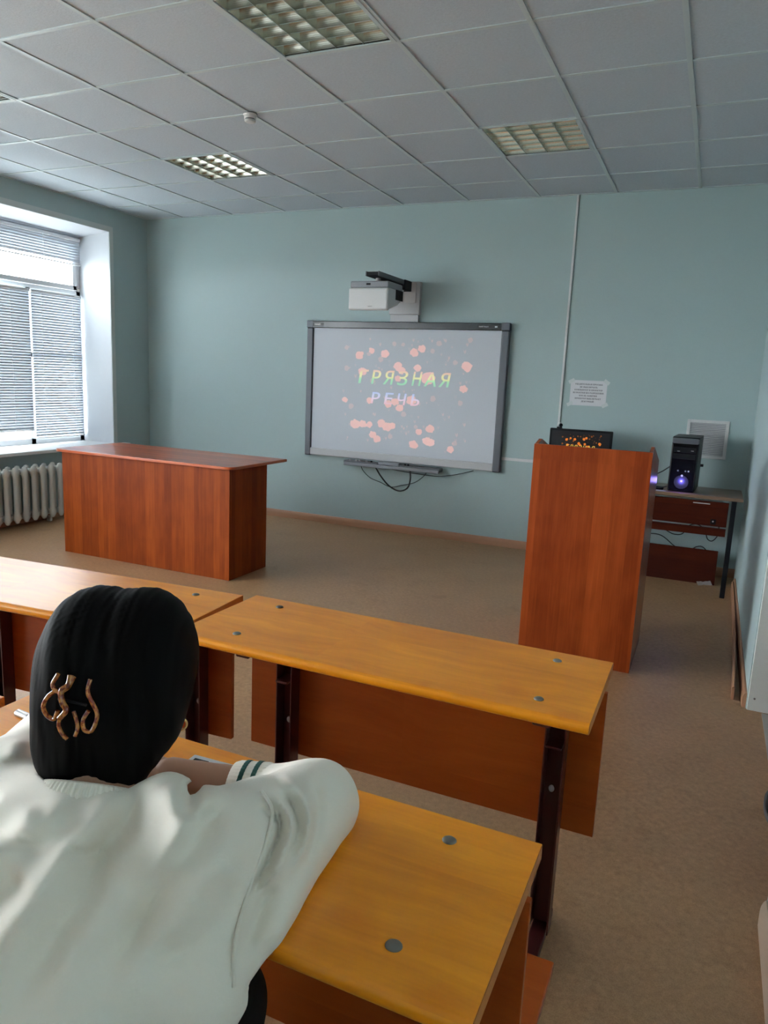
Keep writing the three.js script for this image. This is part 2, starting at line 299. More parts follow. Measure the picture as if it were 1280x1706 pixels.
// ---------------------------------------------------------------- ceiling lights and detector
{
  let proto;
  const LB = ['recessed louvre ceiling light with the square grid, beside the smoke detector and the window wall', 'recessed louvre ceiling light with bright bars nearest the right side of the front wall'];
  const labels = { '-4,2': 'small-looking recessed louvre ceiling light nearest the corner of window wall and front wall', '0,2': 'recessed louvre ceiling light over the lectern side, golden bars glinting', '-5,5': 'recessed louvre ceiling light nearest the window, cut by the photo edge', '-1,5': 'large recessed louvre ceiling light at the top, nearest overhead' };
  fixtures.forEach(([c, r]) => {
    const x = (ex[c] + ex[c + 1]) / 2, z = (ez[r] + ez[r + 1]) / 2, key = Math.round(ex[c] / 0.6) + ',' + r, label = labels[key] ?? 'recessed louvre ceiling light behind the photographer';
    if (r > 5) return;
    if (proto) { copy(proto, [x, H, z], 0, label, 'louvre lights in the tiled ceiling'); return; }
    const t = proto = thing('ceiling_light', label, 'ceiling light', [x, H, z], 0, 'louvre lights in the tiled ceiling');
    const a = 0.296, h = 0.085;
    part(t, 'housing', merge([slab(-a, a, h, h + 0.003, -a, a), slab(-a, -a + 0.003, 0, h, -a, a), slab(a - 0.003, a, 0, h, -a, a), slab(-a, a, 0, h, -a, -a + 0.003), slab(-a, a, 0, h, a - 0.003, a)]), M.lampBox);
    part(t, 'frame', merge([slab(-a, -a + 0.02, -0.003, 0.004, -a, a, 0.001), slab(a - 0.02, a, -0.003, 0.004, -a, a, 0.001), slab(-a, a, -0.003, 0.004, -a, -a + 0.014, 0.001), slab(-a, a, -0.003, 0.004, a - 0.014, a, 0.001)]), M.tbar);
    for (let i = 0; i < 4; i++) part(t, 'lamp_tube', at(new THREE.CylinderGeometry(0.013, 0.013, 0.56, 12), -0.21 + i * 0.14, 0.06, 0, Math.PI / 2, 0, 0), M.tubeOff);
    const vee = (len) => { const s = new THREE.Shape(); s.moveTo(-0.003, 0.001); s.quadraticCurveTo(-0.005, 0.02, -0.017, 0.042); s.lineTo(0.017, 0.042); s.quadraticCurveTo(0.005, 0.02, 0.003, 0.001); const g = new THREE.ExtrudeGeometry(s, { depth: len, bevelEnabled: false, curveSegments: 6 }); g.translate(0, 0, -len / 2); return g; };
    for (let i = 0; i < 5; i++) part(t, 'louvre_divider', vee(0.565).scale(0.55, 1, 1), M.louver, [-0.28 + i * 0.14, 0, 0]);
    const cross = at(vee(0.565), 0, 0.004, 0, 0, Math.PI / 2, 0);
    for (let i = 0; i < 7; i++) part(t, 'louvre_bar', cross, M.louver, [0, 0, -0.27 + i * 0.09]);
  });
  const s = thing('smoke_detector', 'small round off-white smoke detector on the ceiling', 'smoke detector', [-1.196, H, 2.331]);
  s.scale.setScalar(0.8);
  part(s, 'base', new THREE.LatheGeometry([[0, 0], [0.052, 0], [0.052, -0.012], [0.046, -0.018]].map(([a, b]) => new THREE.Vector2(a, b)), 28), M.plastic);
  part(s, 'sensor_body', new THREE.LatheGeometry([[0.044, -0.016], [0.044, -0.034], [0.036, -0.036], [0.036, -0.042], [0.042, -0.044], [0.04, -0.054], [0.03, -0.06], [0, -0.061]].map(([a, b]) => new THREE.Vector2(a, b)), 28), M.plastic);
  part(s, 'vent_band', new THREE.LatheGeometry([[0.037, -0.035], [0.037, -0.043]].map(([a, b]) => new THREE.Vector2(a, b)), 28), M.darkGrey);
}

// ---------------------------------------------------------------- projected slide, board, projector
const BLOBS = [[.265,.206,.041],[.333,.167,.03],[.319,.195,.02],[.406,.191,.039],[.385,.232,.026],[.456,.112,.022],[.504,.116,.018],[.564,.173,.043],[.603,.143,.039],[.48,.281,.041],[.502,.314,.039],[.587,.291,.037],[.285,.335,.043],[.644,.365,.063],[.839,.266,.049],[.828,.433,.037],[.192,.563,.03],[.228,.613,.026],[.333,.558,.032],[.474,.559,.039],[.437,.576,.037],[.561,.539,.048],[.5,.605,.037],[.523,.65,.026],[.255,.754,.05],[.3,.749,.039],[.337,.75,.032],[.357,.829,.039],[.383,.86,.039],[.405,.734,.043],[.437,.757,.048],[.462,.746,.037],[.456,.831,.024],[.609,.779,.032],[.592,.741,.02],[.669,.75,.041],[.653,.844,.041],[.677,.854,.037],[.585,.881,.043],[.781,.895,.035],[.675,.517,.026],[.816,.539,.024],[.8,.846,.022],[.691,.101,.026],[.847,.073,.024],[.345,.402,.026],[.483,.376,.032],[.196,.312,.026],[.192,.15,.022],[.66,.158,.022],[.778,.24,.022]];
function slide(ctx, w, h, dots, dark) {
  seed = 77;
  ctx.fillStyle = dark; ctx.fillRect(0, 0, w, h);
  for (let i = 0; i < 130; i++) { // faint small leaf-like flecks
    const x = (0.18 + rnd() * 0.68) * w, y = (0.06 + rnd() * 0.86) * h, s = (0.005 + rnd() * 0.006) * w; ctx.globalAlpha = 0.2 + rnd() * 0.45;
    ctx.fillStyle = dots; ctx.beginPath(); ctx.moveTo(x, y + s); ctx.quadraticCurveTo(x - s, y, x - s * 0.8, y - s); ctx.lineTo(x - s * 0.2, y - s * 0.2); ctx.lineTo(x + s * 0.2, y - s * 1.1); ctx.quadraticCurveTo(x + s, y, x, y + s); ctx.fill();
  }
  for (const [u, v, r] of BLOBS) {
    ctx.globalAlpha = r < 0.027 ? 0.6 : 0.95; ctx.fillStyle = dots; ctx.beginPath();
    const R = r / 1.815 * w; for (let k = 0; k <= 24; k++) { const a = k / 24 * 6.283, q = R * (1 + 0.6 * fbm(Math.cos(a) * 1.3 + u * 40, Math.sin(a) * 1.3 + v * 40, 3, 3)); ctx[k ? 'lineTo' : 'moveTo'](u * w + Math.cos(a) * q, v * h + Math.sin(a) * q * (r < 0.03 ? 0.95 : 0.88)); }
    ctx.fill();
  }
  ctx.globalAlpha = 1;
  const write = (text, u0, u1, v0, v1, stops) => {
    const X = u0 * w, Y = v1 * h, tw = (u1 - u0) * w, th = (v1 - v0) * h, gr = ctx.createLinearGradient(0, -th, 0, 0); stops.forEach((c, i) => gr.addColorStop(i / (stops.length - 1), c));
    ctx.save(); ctx.translate(X, Y); ctx.transform(1, 0, -0.16, 1, 0, 0); ctx.font = Math.round(th * 1.38) + 'px sans-serif';
    const chars = [...text], step = tw / chars.length; ctx.strokeStyle = gr; ctx.fillStyle = gr; ctx.lineWidth = th * 0.035; ctx.lineJoin = 'round';
    chars.forEach((c, i) => { const m = ctx.measureText(c).width, k = step * 0.80 / m; ctx.save(); ctx.translate(step * (i + 0.12), 0); ctx.scale(k, 1); ctx.strokeText(c, 0, 0); ctx.fillText(c, 0, 0); ctx.restore(); });
    ctx.restore();
  };
  write('ГРЯЗНАЯ', 0.245, 0.765, 0.318, 0.425, ['#ff9a55', '#ffee44', '#fff04a', '#35e05a', '#18d060']);
  write('РЕЧЬ', 0.322, 0.612, 0.49, 0.578, ['#9fb4ff', '#d6ccff', '#ffc4d2', '#ff9aa8']);
}
const boardTex = painted(1160, 740, (c, w, h) => slide(c, w, h, '#ff9268', '#101012'));
const screenTex = painted(800, 512, (c, w, h) => slide(c, w, h, '#ff8a1e', '#05060c'));
{
  const t = thing('interactive_whiteboard', 'wide grey framed interactive whiteboard on the wall showing a projected slide', 'whiteboard', [-1.13, 0.655, 0.0]);
  const w = 1.95, h = 1.262, x0 = -w / 2, x1 = w / 2;
  part(t, 'back_panel', slab(x0 + 0.02, x1 - 0.02, 0.02, h - 0.02, 0.004, 0.036), M.darkGrey);
  const gS = new THREE.PlaneGeometry(1.815, 1.155); 
  const surf = part(t, 'writing_surface', at(merge([gS]), (-2.035 - 0.22) / 2 + 1.13, 1.2775 - 0.655, 0.0385), phys({ color: new THREE.Color().setRGB(0.55, 0.58, 0.63), roughness: 0.5, emissive: 0xffffff, emissiveMap: boardTex, emissiveIntensity: 0.46 }));
  part(t, 'top_rail', slab(x0, x1, h - 0.062, h, 0.0, 0.056, 0.006), mat({ color: new THREE.Color().setRGB(0.012, 0.012, 0.014), roughness: 0.22 }));
  part(t, 'side_rail', slab(x0, x0 + 0.066, 0.0, h - 0.06, 0.0, 0.052, 0.012), M.frameGrey);
  part(t, 'side_rail', slab(x1 - 0.07, x1, 0.0, h - 0.06, 0.0, 0.052, 0.012), M.frameGrey);
  part(t, 'corner_cap', slab(x0 - 0.003, x0 + 0.07, h - 0.062, h + 0.003, 0, 0.058, 0.008), M.frameGrey);
  part(t, 'corner_cap', slab(x1 - 0.072, x1 + 0.003, h - 0.062, h + 0.003, 0, 0.058, 0.008), M.frameGrey);
  part(t, 'bottom_rail', slab(x0 + 0.06, x1 - 0.066, 0.006, 0.075, 0.0, 0.05, 0.008), M.lightGrey);
  const logo = painted(256, 64, (c, W, Hh) => { c.fillStyle = '#08080a'; c.fillRect(0, 0, W, Hh); c.fillStyle = '#e8e8ea'; c.font = 'bold 46px sans-serif'; c.fillText('SMART', 40, 48); });
  part(t, 'logo', at(new THREE.PlaneGeometry(0.12, 0.03), x0 + 0.12, h - 0.03, 0.0568), mat({ map: logo, roughness: 0.3 }));
  const mark = painted(512, 64, (c, W, Hh) => { c.fillStyle = '#08080a'; c.fillRect(0, 0, W, Hh); c.fillStyle = '#b8b8bc'; c.font = 'bold 36px sans-serif'; c.fillText('SMART Board', 30, 44); c.fillStyle = '#e0e0e4'; c.fillRect(410, 18, 60, 28); });
  part(t, 'model_mark', at(new THREE.PlaneGeometry(0.19, 0.026), x1 - 0.185, h - 0.032, 0.0568), mat({ map: mark, roughness: 0.3 }));
  const tr = thing('pen_tray', 'long dark grey pen tray under the whiteboard', 'pen tray', [-1.17, 0.60, 0.0]);
  part(tr, 'tray_body', slab(-0.48, 0.48, 0.012, 0.045, 0.002, 0.10, 0.008), M.darkGrey);
  part(tr, 'front_lip', slab(-0.475, 0.475, 0.0, 0.03, 0.088, 0.108, 0.006), M.midGrey);
  part(tr, 'centre_block', slab(-0.12, 0.09, 0.03, 0.062, 0.05, 0.108, 0.008), M.midGrey);
  for (const [x, m] of [[-0.42, M.lightGrey], [-0.36, M.plastic], [-0.32, M.lightGrey], [-0.25, M.lightGrey], [-0.2, M.black], [0.14, M.black], [0.17, M.black]]) part(tr, 'button', at(new THREE.CylinderGeometry(0.009, 0.011, 0.016, 12), x, 0.05, 0.075), m);
  single('cable', 'thick black cable looping low beneath the pen tray', 'cable', tube([[-1.32, 0.597, 0.08], [-1.27, 0.53, 0.08], [-1.18, 0.44, 0.07], [-1.08, 0.405, 0.07], [-1.0, 0.44, 0.07], [-0.97, 0.52, 0.08], [-0.975, 0.597, 0.08]], 0.0075, 50), M.cable);
  single('cable', 'thin black cable hanging in a wide double curve behind the thick loop', 'cable', tube([[-1.5, 0.602, 0.03], [-1.48, 0.56, 0.03], [-1.4, 0.49, 0.02], [-1.3, 0.46, 0.02], [-1.19, 0.425, 0.02], [-1.08, 0.45, 0.02], [-0.95, 0.49, 0.02], [-0.86, 0.56, 0.025], [-0.83, 0.602, 0.03]], 0.0035, 60), M.cable);
  single('cable', 'thin black cable running sideways just under the right half of the pen tray', 'cable', tube([[-1.2, 0.600, 0.052], [-1.1, 0.588, 0.052], [-0.9, 0.575, 0.05], [-0.72, 0.572, 0.048], [-0.6, 0.59, 0.03], [-0.45, 0.632, 0.02], [-0.4, 0.648, 0.012]], 0.0035, 50), M.cable);
}
{
  const t = thing('projector', 'short-throw projector with light grey front on a dark wall arm above the whiteboard', 'projector', [-1.13, 1.93, 0]);
  // wall plate
  part(t, 'wall_plate', merge([slab(-0.14, 0.15, 0.05, 0.33, 0.0, 0.05, 0.006), slab(-0.13, 0.14, -0.012, 0.05, 0.0, 0.04, 0.004)]), M.lightGrey);
  part(t, 'plate_cover', slab(0.005, 0.115, 0.15, 0.325, 0.05, 0.056, 0.004), M.plastic);
  part(t, 'arm', merge([slab(-0.05, 0.07, 0.245, 0.33, 0.05, 0.20, 0.006), slab(-0.055, 0.055, 0.292, 0.322, 0.05, 0.72, 0.005)]), M.black);
  part(t, 'arm_flange', merge([slab(-0.06, -0.05, 0.288, 0.326, 0.05, 0.72, 0.002), slab(0.05, 0.06, 0.288, 0.326, 0.05, 0.72, 0.002)]), M.darkGrey);
  part(t, 'mount_knob', at(new THREE.CylinderGeometry(0.02, 0.026, 0.05, 16), -0.02, 0.275, 0.56), M.lightGrey);
  const prof = (pts, w) => { const s = new THREE.Shape(); pts.forEach(([a, b], i) => s[i ? 'lineTo' : 'moveTo'](a, b)); const g = new THREE.ExtrudeGeometry(s, { depth: w - 0.016, bevelEnabled: true, bevelSize: 0.008, bevelThickness: 0.008, bevelSegments: 3 }); g.translate(0, 0, -(w - 0.016) / 2); g.rotateY(-Math.PI / 2); return g; };
  part(t, 'front_cover', at(box(0.36, 0.18, 0.05, 0.018, 'y', 4), -0.075, 0.122, 0.605), M.plastic);
  part(t, 'top_cover', at(box(0.345, 0.055, 0.30, 0.012, 'y', 3), -0.075, 0.238, 0.465), M.midGrey);
  part(t, 'body', at(prof([[0.57, 0.05], [0.57, 0.215], [0.28, 0.225], [0.28, 0.165], [0.40, 0.10]], 0.335), -0.075, 0, 0), M.plastic);
  const grille = []; for (let i = 0; i < 9; i++) grille.push(slab(0.092, 0.097, 0.13 + 0.003, 0.215, 0.30 + i * 0.017, 0.311 + i * 0.017, 0.001));
  part(t, 'side_grille', merge(grille), M.black);
  part(t, 'sensor_window', slab(-0.10, -0.062, 0.232, 0.248, 0.612, 0.6165, 0.001), M.black);
  const lg = painted(256, 64, (c, W, Hh) => { c.fillStyle = '#d2d1cf'; c.fillRect(0, 0, W, Hh); c.fillStyle = '#77777a'; c.font = 'bold 44px sans-serif'; c.fillText('SMART', 44, 48); });
  part(t, 'logo', at(new THREE.PlaneGeometry(0.07, 0.0175), -0.05, 0.062, 0.6306), mat({ map: lg, roughness: 0.38 }));
}
// cable ducts, notice and vent on the front wall
single('cable_duct', 'thin white vertical cable duct on the wall beside the notice', 'cable duct', slab(0.30, 0.318, 0.73, H - 0.002, 0, 0.014, 0.002), M.plastic);
single('cable_duct', 'thin white horizontal cable duct from the whiteboard to the lectern', 'cable duct', slab(-0.156, 0.30, 0.765, 0.79, 0, 0.014, 0.002), M.plastic);
{
  const tex = painted(512, 360, (c, w, h) => {
    c.fillStyle = '#d9d9dc'; c.fillRect(0, 0, w, h); c.fillStyle = '#3a3a42'; c.textAlign = 'center'; c.font = 'bold 29px serif';
    ['УБЕДИТЕЛЬНАЯ ПРОСЬБА', 'НЕ ВЫКЛЮЧАТЬ', 'КОМПЬЮТЕР И ПРОЕКТОР', 'ИЗ РОЗЕТКИ БЕЗ РАЗРЕШЕНИЯ', 'ПОСЛЕ ЗАНЯТИЯ', 'ПРОЕКТОР ВЫКЛЮЧАЕТ', 'ДЕЖУРНЫЙ'].forEach((s, i) => c.fillText(s, w / 2, 62 + i * 42, w * 0.86));
  });
  const t = thing('paper_notice', 'white paper notice of black printed lines taped to the wall above the monitor', 'notice', [0.525, 1.27, 0.0]);
  part(t, 'sheet', slab(-0.146, 0.146, 0, 0.204, 0.001, 0.003), mat({ color: new THREE.Color().setRGB(0.66, 0.66, 0.68) }));
  part(t, 'printed_face', at(new THREE.PlaneGeometry(0.285, 0.198), 0, 0.102, 0.0034), mat({ map: tex, roughness: 0.6 }));
  for (const [x, y] of [[-0.14, 0.195], [0.14, 0.195], [-0.14, 0.01], [0.14, 0.01]]) part(t, 'tape', at(new THREE.BoxGeometry(0.05, 0.028, 0.0008), x, y, 0.0045, 0, 0, x * y > 0.01 ? -0.6 : 0.5), mat({ color: new THREE.Color().setRGB(0.62, 0.66, 0.65), roughness: 0.3 }));
  const v = thing('vent_grille', 'square white slatted ventilation grille on the wall behind the computer', 'vent', [1.452, 0.916, 0]);
  const a = 0.15;
  part(v, 'frame', merge([slab(-a, a, 0, 0.024, 0, 0.014, 0.003), slab(-a, a, 0.27, 0.294, 0, 0.014, 0.003), slab(-a, -a + 0.024, 0.02, 0.275, 0, 0.014, 0.003), slab(a - 0.024, a, 0.02, 0.275, 0, 0.014, 0.003)]), M.plastic);
  const lo = []; for (let i = 0; i < 19; i++) lo.push(at(box(2 * a - 0.045, 0.009, 0.004, 0.001), 0, 0.031 + i * 0.0129, 0.006, -0.5, 0, 0));
  const s = part(v, 'slats', merge(lo), M.lightGrey); s.userData.kind = 'stuff';
  part(v, 'back_plate', slab(-a + 0.02, a - 0.02, 0.02, 0.275, 0, 0.002), M.midGrey);
}

// ---------------------------------------------------------------- demonstration counter and lectern
{
  const t = thing('demonstration_counter', 'long cherry wood counter with an overhanging top in front of the window', 'counter', [-2.2, 0, 1.96]);
  const w = 1.53, h = 0.775, z1 = 0.225;
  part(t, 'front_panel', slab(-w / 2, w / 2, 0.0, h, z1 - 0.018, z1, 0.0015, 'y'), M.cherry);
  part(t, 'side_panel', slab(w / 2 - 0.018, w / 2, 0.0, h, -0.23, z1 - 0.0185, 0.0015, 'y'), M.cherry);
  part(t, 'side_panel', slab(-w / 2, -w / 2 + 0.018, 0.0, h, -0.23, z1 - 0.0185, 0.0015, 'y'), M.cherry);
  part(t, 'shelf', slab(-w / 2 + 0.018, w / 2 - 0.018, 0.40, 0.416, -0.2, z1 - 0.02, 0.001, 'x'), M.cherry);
  const s = new THREE.Shape(), a = w / 2 + 0.045, f = z1 + 0.04, b = -0.42, r = 0.07;
  s.moveTo(-a, b); s.lineTo(a, b); s.lineTo(a, f - r); s.quadraticCurveTo(a, f, a - r, f); s.lineTo(-a + r, f); s.quadraticCurveTo(-a, f, -a, f - r);
  const g = new THREE.ExtrudeGeometry(s, { depth: 0.014, bevelEnabled: true, bevelSize: 0.003, bevelThickness: 0.003, bevelSegments: 2, curveSegments: 10 });
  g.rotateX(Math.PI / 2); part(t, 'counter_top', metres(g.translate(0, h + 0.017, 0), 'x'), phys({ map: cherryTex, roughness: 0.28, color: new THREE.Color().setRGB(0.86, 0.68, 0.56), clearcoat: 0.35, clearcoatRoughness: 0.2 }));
}
{
  const t = thing('lectern', 'tall cherry wood lectern with raised side panels in front of the monitor', 'lectern', [0.95, 0, 2.21]);
  const hw = 0.288, zf = 0.264, zb = -0.27;
  part(t, 'front_panel', slab(-hw, hw, 0, 1.128, zf - 0.018, zf, 0.0015, 'y'), M.cherryLight);
  const s = new THREE.Shape(); s.moveTo(-zf + 0.018, 0); s.lineTo(-zf + 0.018, 1.128); s.lineTo(-zf + 0.10, 1.147); s.lineTo(-zb, 1.045); s.lineTo(-zb, 0);
  const sg = () => { const g = new THREE.ExtrudeGeometry(s, { depth: 0.016, bevelEnabled: true, bevelSize: 0.001, bevelThickness: 0.001, bevelSegments: 1 }); g.rotateY(Math.PI / 2); return metres(g, 'y'); };
  const gloss = phys({ map: cherryTex, roughness: 0.24, color: new THREE.Color().setRGB(0.52, 0.42, 0.36) });
  part(t, 'side_panel', at(sg(), hw - 0.017, 0, 0), gloss); part(t, 'side_panel', at(sg(), -hw + 0.001, 0, 0), gloss);
  part(t, 'reading_top', at(box(2 * hw - 0.04, 0.016, 0.50, 0.002, 'x'), 0, 1.035, -0.012, -0.16 * -1, 0, 0), M.cherryLight);
  part(t, 'shelf', slab(-hw + 0.018, hw - 0.018, 0.55, 0.566, zb + 0.02, zf - 0.02, 0.001, 'x'), M.cherryLight);
}

// ---------------------------------------------------------------- computer table
{
  const t = thing('computer_table', 'low brown table with drawer front and dark metal legs against the wall', 'table', [1.02, 0, 0.45]);
  const x0 = -0.70, x1 = 0.715, z0 = -0.25, z1 = 0.245, y = 0.715;
  part(t, 'tabletop', slab(x0, x1, y - 0.024, y, z0, z1, 0.003, 'x'), phys({ roughness: 0.35, bumpMap: paperBump, bumpScale: 0.0003, color: new THREE.Color().setRGB(0.20, 0.125, 0.08) }));
  part(t, 'drawer_front', slab(x0 + 0.08, x1 - 0.085, 0.50, 0.672, z1 - 0.05, z1 - 0.032, 0.002, 'x'), M.cherryDark);
  part(t, 'lower_rail', slab(x0 + 0.08, x1 - 0.085, 0.43, 0.485, z1 - 0.06, z1 - 0.044, 0.002, 'x'), M.cherryDark);
  part(t, 'handle_strip', slab(0.40, 0.51, 0.652, 0.658, z1 - 0.033, z1 - 0.028, 0.001), M.lightGrey);
  part(t, 'latch', merge([slab(0.525, 0.56, 0.515, 0.55, z1 - 0.034, z1 - 0.026, 0.003)]), M.black);
  part(t, 'latch_pin', at(new THREE.SphereGeometry(0.006, 10, 8), 0.542, 0.535, z1 - 0.024), M.steel);
  for (const [x, z] of [[x0 + 0.06, z0 + 0.05], [x0 + 0.06, z1 - 0.015], [x1 - 0.055, z1 - 0.015], [x1 - 0.04, z0 + 0.05]]) part(t, 'leg', slab(x - 0.016, x + 0.016, 0, y - 0.024, z - 0.014, z + 0.014, 0.004), M.black);
  for (const x of [x0 + 0.06, x1 - 0.055]) part(t, 'rail', slab(x - 0.012, x + 0.012, y - 0.05, y - 0.024, z0 + 0.05, z1 - 0.015, 0.003), M.black);
  single('wooden_board', 'dark brown wooden board leaning on the wall under the computer table', 'board', at(box(1.3, 0.26, 0.016, 0.002, 'x'), 0.98, 0.124, 0.305, -0.25, 0, 0), M.cherryDark);
  { const g = new THREE.PlaneGeometry(0.10, 0.05, 10, 6), p = g.attributes.position; for (let i = 0; i < p.count; i++) p.setZ(i, 0.012 * fbm(p.getX(i) * 50, p.getY(i) * 60, 2, 3) + 0.006); g.computeVertexNormals(); single('plastic_scrap', 'crumpled shiny clear plastic scrap on the floor beside the leaning board', 'plastic wrap', at(g, 1.56, 0.012, 0.385, -1.2, 0, 0.35), phys({ color: 0xffffff, roughness: 0.12, transmission: 0.5, thickness: 0, side: THREE.DoubleSide })); }
  single('cable', 'black cable hanging in a loop under the table near the wall', 'cable', tube([[1.05, 0.33, 0.08], [1.2, 0.34, 0.06], [1.3, 0.30, 0.05], [1.36, 0.31, 0.05], [1.40, 0.38, 0.05], [1.46, 0.40, 0.05], [1.52, 0.36, 0.05], [1.55, 0.29, 0.05], [1.58, 0.28, 0.05], [1.62, 0.34, 0.05], [1.61, 0.44, 0.06]], 0.004, 70), M.cable);
  single('cable', 'black cable curling in a small ring low on the wall under the table', 'cable', tube([[1.05, 0.28, 0.06], [1.2, 0.28, 0.05], [1.32, 0.2, 0.04], [1.42, 0.15, 0.03], [1.47, 0.13, 0.03], [1.53, 0.15, 0.03], [1.55, 0.19, 0.03], [1.51, 0.225, 0.03], [1.455, 0.2, 0.03], [1.45, 0.14, 0.035], [1.46, 0.09, 0.04]], 0.004, 70), M.cable);
}
{ // monitor, webcam
  const t = thing('monitor', 'black monitor showing the orange slide behind the lectern', 'monitor', [0.555, 0.715, 0.36]);
  part(t, 'base', at(new THREE.CylinderGeometry(0.10, 0.11, 0.014, 32), 0, 0.007, 0), M.black);
  part(t, 'neck', slab(-0.025, 0.025, 0.012, 0.12, -0.03, -0.012, 0.004), M.black);
  part(t, 'bezel', slab(-0.24, 0.24, 0.02, 0.378, -0.014, 0.014, 0.006), M.black);
  part(t, 'screen', at(new THREE.PlaneGeometry(0.445, 0.325), 0, 0.1995, 0.0146), phys({ color: 0x050508, roughness: 0.3, emissive: 0xffffff, emissiveMap: screenTex, emissiveIntensity: 0.8 }));
  const l = new THREE.RectAreaLight(0xffb070, 0.05, 0.44, 0.26); l.position.set(0, 0.226, 0.02); l.rotation.y = Math.PI; l.name = 'screen_light'; t.add(l);
  const c = thing('webcam', 'small round silver and black webcam on the monitor edge', 'webcam', [0.385, 1.093, 0.36]);
  part(c, 'clip', slab(-0.018, 0.018, 0, 0.012, -0.016, 0.02, 0.003), M.black);
  part(c, 'ball', new THREE.SphereGeometry(0.02, 20, 14), M.plastic, [0, 0.028, 0]);
  part(c, 'lens', at(new THREE.CylinderGeometry(0.013, 0.014, 0.016, 18), 0.012, 0.026, 0.016, Math.PI / 2, 0, -0.5), M.glossBlack);
}
{ // desktop computer
  const t = thing('desktop_computer', 'black tower computer with a blue glowing front on the table', 'computer', [1.335, 0.715, 0.44], -0.05);
  const w = 0.178, h = 0.39, d = 0.40;
  part(t, 'case', slab(-w / 2, w / 2, 0.006, h, -d / 2, d / 2 - 0.03, 0.003), mat({ color: new THREE.Color().setRGB(0.012, 0.013, 0.015), roughness: 0.45 }));
  part(t, 'front_bezel', slab(-w / 2, w / 2, 0.004, h, d / 2 - 0.031, d / 2, 0.010, 'y'), M.glossBlack);
  part(t, 'crown', at(box(w, 0.05, 0.04, 0.012, 'y', 3), 0, h - 0.028, d / 2 - 0.016, 0.25, 0, 0), M.darkGrey);
  for (const y of [0.30, 0.255]) part(t, 'drive_bay', slab(-w / 2 + 0.015, w / 2 - 0.015, y - 0.019, y + 0.019, d / 2 - 0.002, d / 2 + 0.003, 0.003), M.black);
  for (const [x, y] of [[-0.04, 0.29], [0.05, 0.297]]) part(t, 'drive_mark', slab(x - 0.009, x + 0.009, y - 0.002, y + 0.002, d / 2 + 0.002, d / 2 + 0.0045), M.lightGrey);
  for (const [x, m] of [[-0.03, M.midGrey], [0.02, M.midGrey], [0.04, M.plastic]]) part(t, 'port', slab(x - 0.005, x + 0.005, 0.147, 0.157, d / 2 - 0.001, d / 2 + 0.003, 0.001), m);
  part(t, 'power_button', at(new THREE.CylinderGeometry(0.007, 0.008, 0.008, 16), 0, 0.118, d / 2 + 0.002, Math.PI / 2, 0, 0), M.plastic);
  part(t, 'ring', new THREE.TorusGeometry(0.047, 0.0022, 10, 40), M.black, [0, 0.072, d / 2 + 0.001]);
  const glow = texture(128, 128, (u, v) => { const r = Math.hypot(u - 0.5, v - 0.58) * 2, a = Math.exp(-r * r * 4), c = Math.exp(-r * r * 30), m = Math.sin(u * 40) * Math.sin(v * 46) > 0.55 && v < 0.5 && r < 0.7 ? 0.35 : 0; return [40 * a + 190 * c + 120 * m, 30 * a + 180 * c + 120 * m, 235 * a + 60 * c + 60 * m]; });
  part(t, 'glow_disc', at(new THREE.CircleGeometry(0.046, 40), 0, 0.072, d / 2 + 0.0008), mat({ color: 0x000008, emissive: 0xffffff, emissiveMap: glow, emissiveIntensity: 1.6 }));
  const l = new THREE.PointLight(new THREE.Color(0.3, 0.25, 1), 0.05); l.position.set(0, 0.075, d / 2 + 0.02); l.castShadow = true; l.name = 'blue_light'; t.add(l);
  part(t, 'rear_plug', slab(w / 2 - 0.05, w / 2 + 0.02, 0.155, 0.175, -d / 2 - 0.02, -d / 2, 0.004), M.black);
  single('cable', 'black cable from the computer to behind the lectern', 'cable', tube([[1.237, 0.885, 0.57], [1.18, 0.84, 0.57], [1.08, 0.79, 0.55], [0.95, 0.73, 0.5]], 0.004), M.cable);
  single('cable', 'black cable lying on the table beside the glowing computer', 'cable', tube([[1.235, 0.75, 0.645], [1.19, 0.735, 0.64], [1.14, 0.735, 0.64], [1.05, 0.722, 0.6]], 0.004), M.cable);
  const ad = thing('power_adapter', 'small black power adapter on the table beside the computer', 'adapter', [1.18, 0.715, 0.585]);
  part(ad, 'body', slab(-0.03, 0.03, 0, 0.022, -0.02, 0.02, 0.005), M.black); part(ad, 'plug_lead', tube([[-0.03, 0.012, 0], [-0.06, 0.008, -0.01], [-0.12, 0.005, -0.03]], 0.003, 16), M.cable);
  single('paper_sheet', 'pale sheet of paper at the table edge beside the computer', 'paper', slab(-0.09, 0.03, 0, 0.002, -0.03, 0.03, 0), mat({ color: new THREE.Color().setRGB(0.42, 0.38, 0.38) }), [1.2, 0.715, 0.665], [0, 0.1, 0]);
  single('cable', 'thin black cable bulging out beyond the left edge of the lectern', 'cable', tube([[0.31, 0.71, 0.3], [0.25, 0.67, 0.3], [0.20, 0.61, 0.28], [0.195, 0.56, 0.2], [0.24, 0.52, 0.1], [0.28, 0.5, 0.01]], 0.004), M.cable);
}

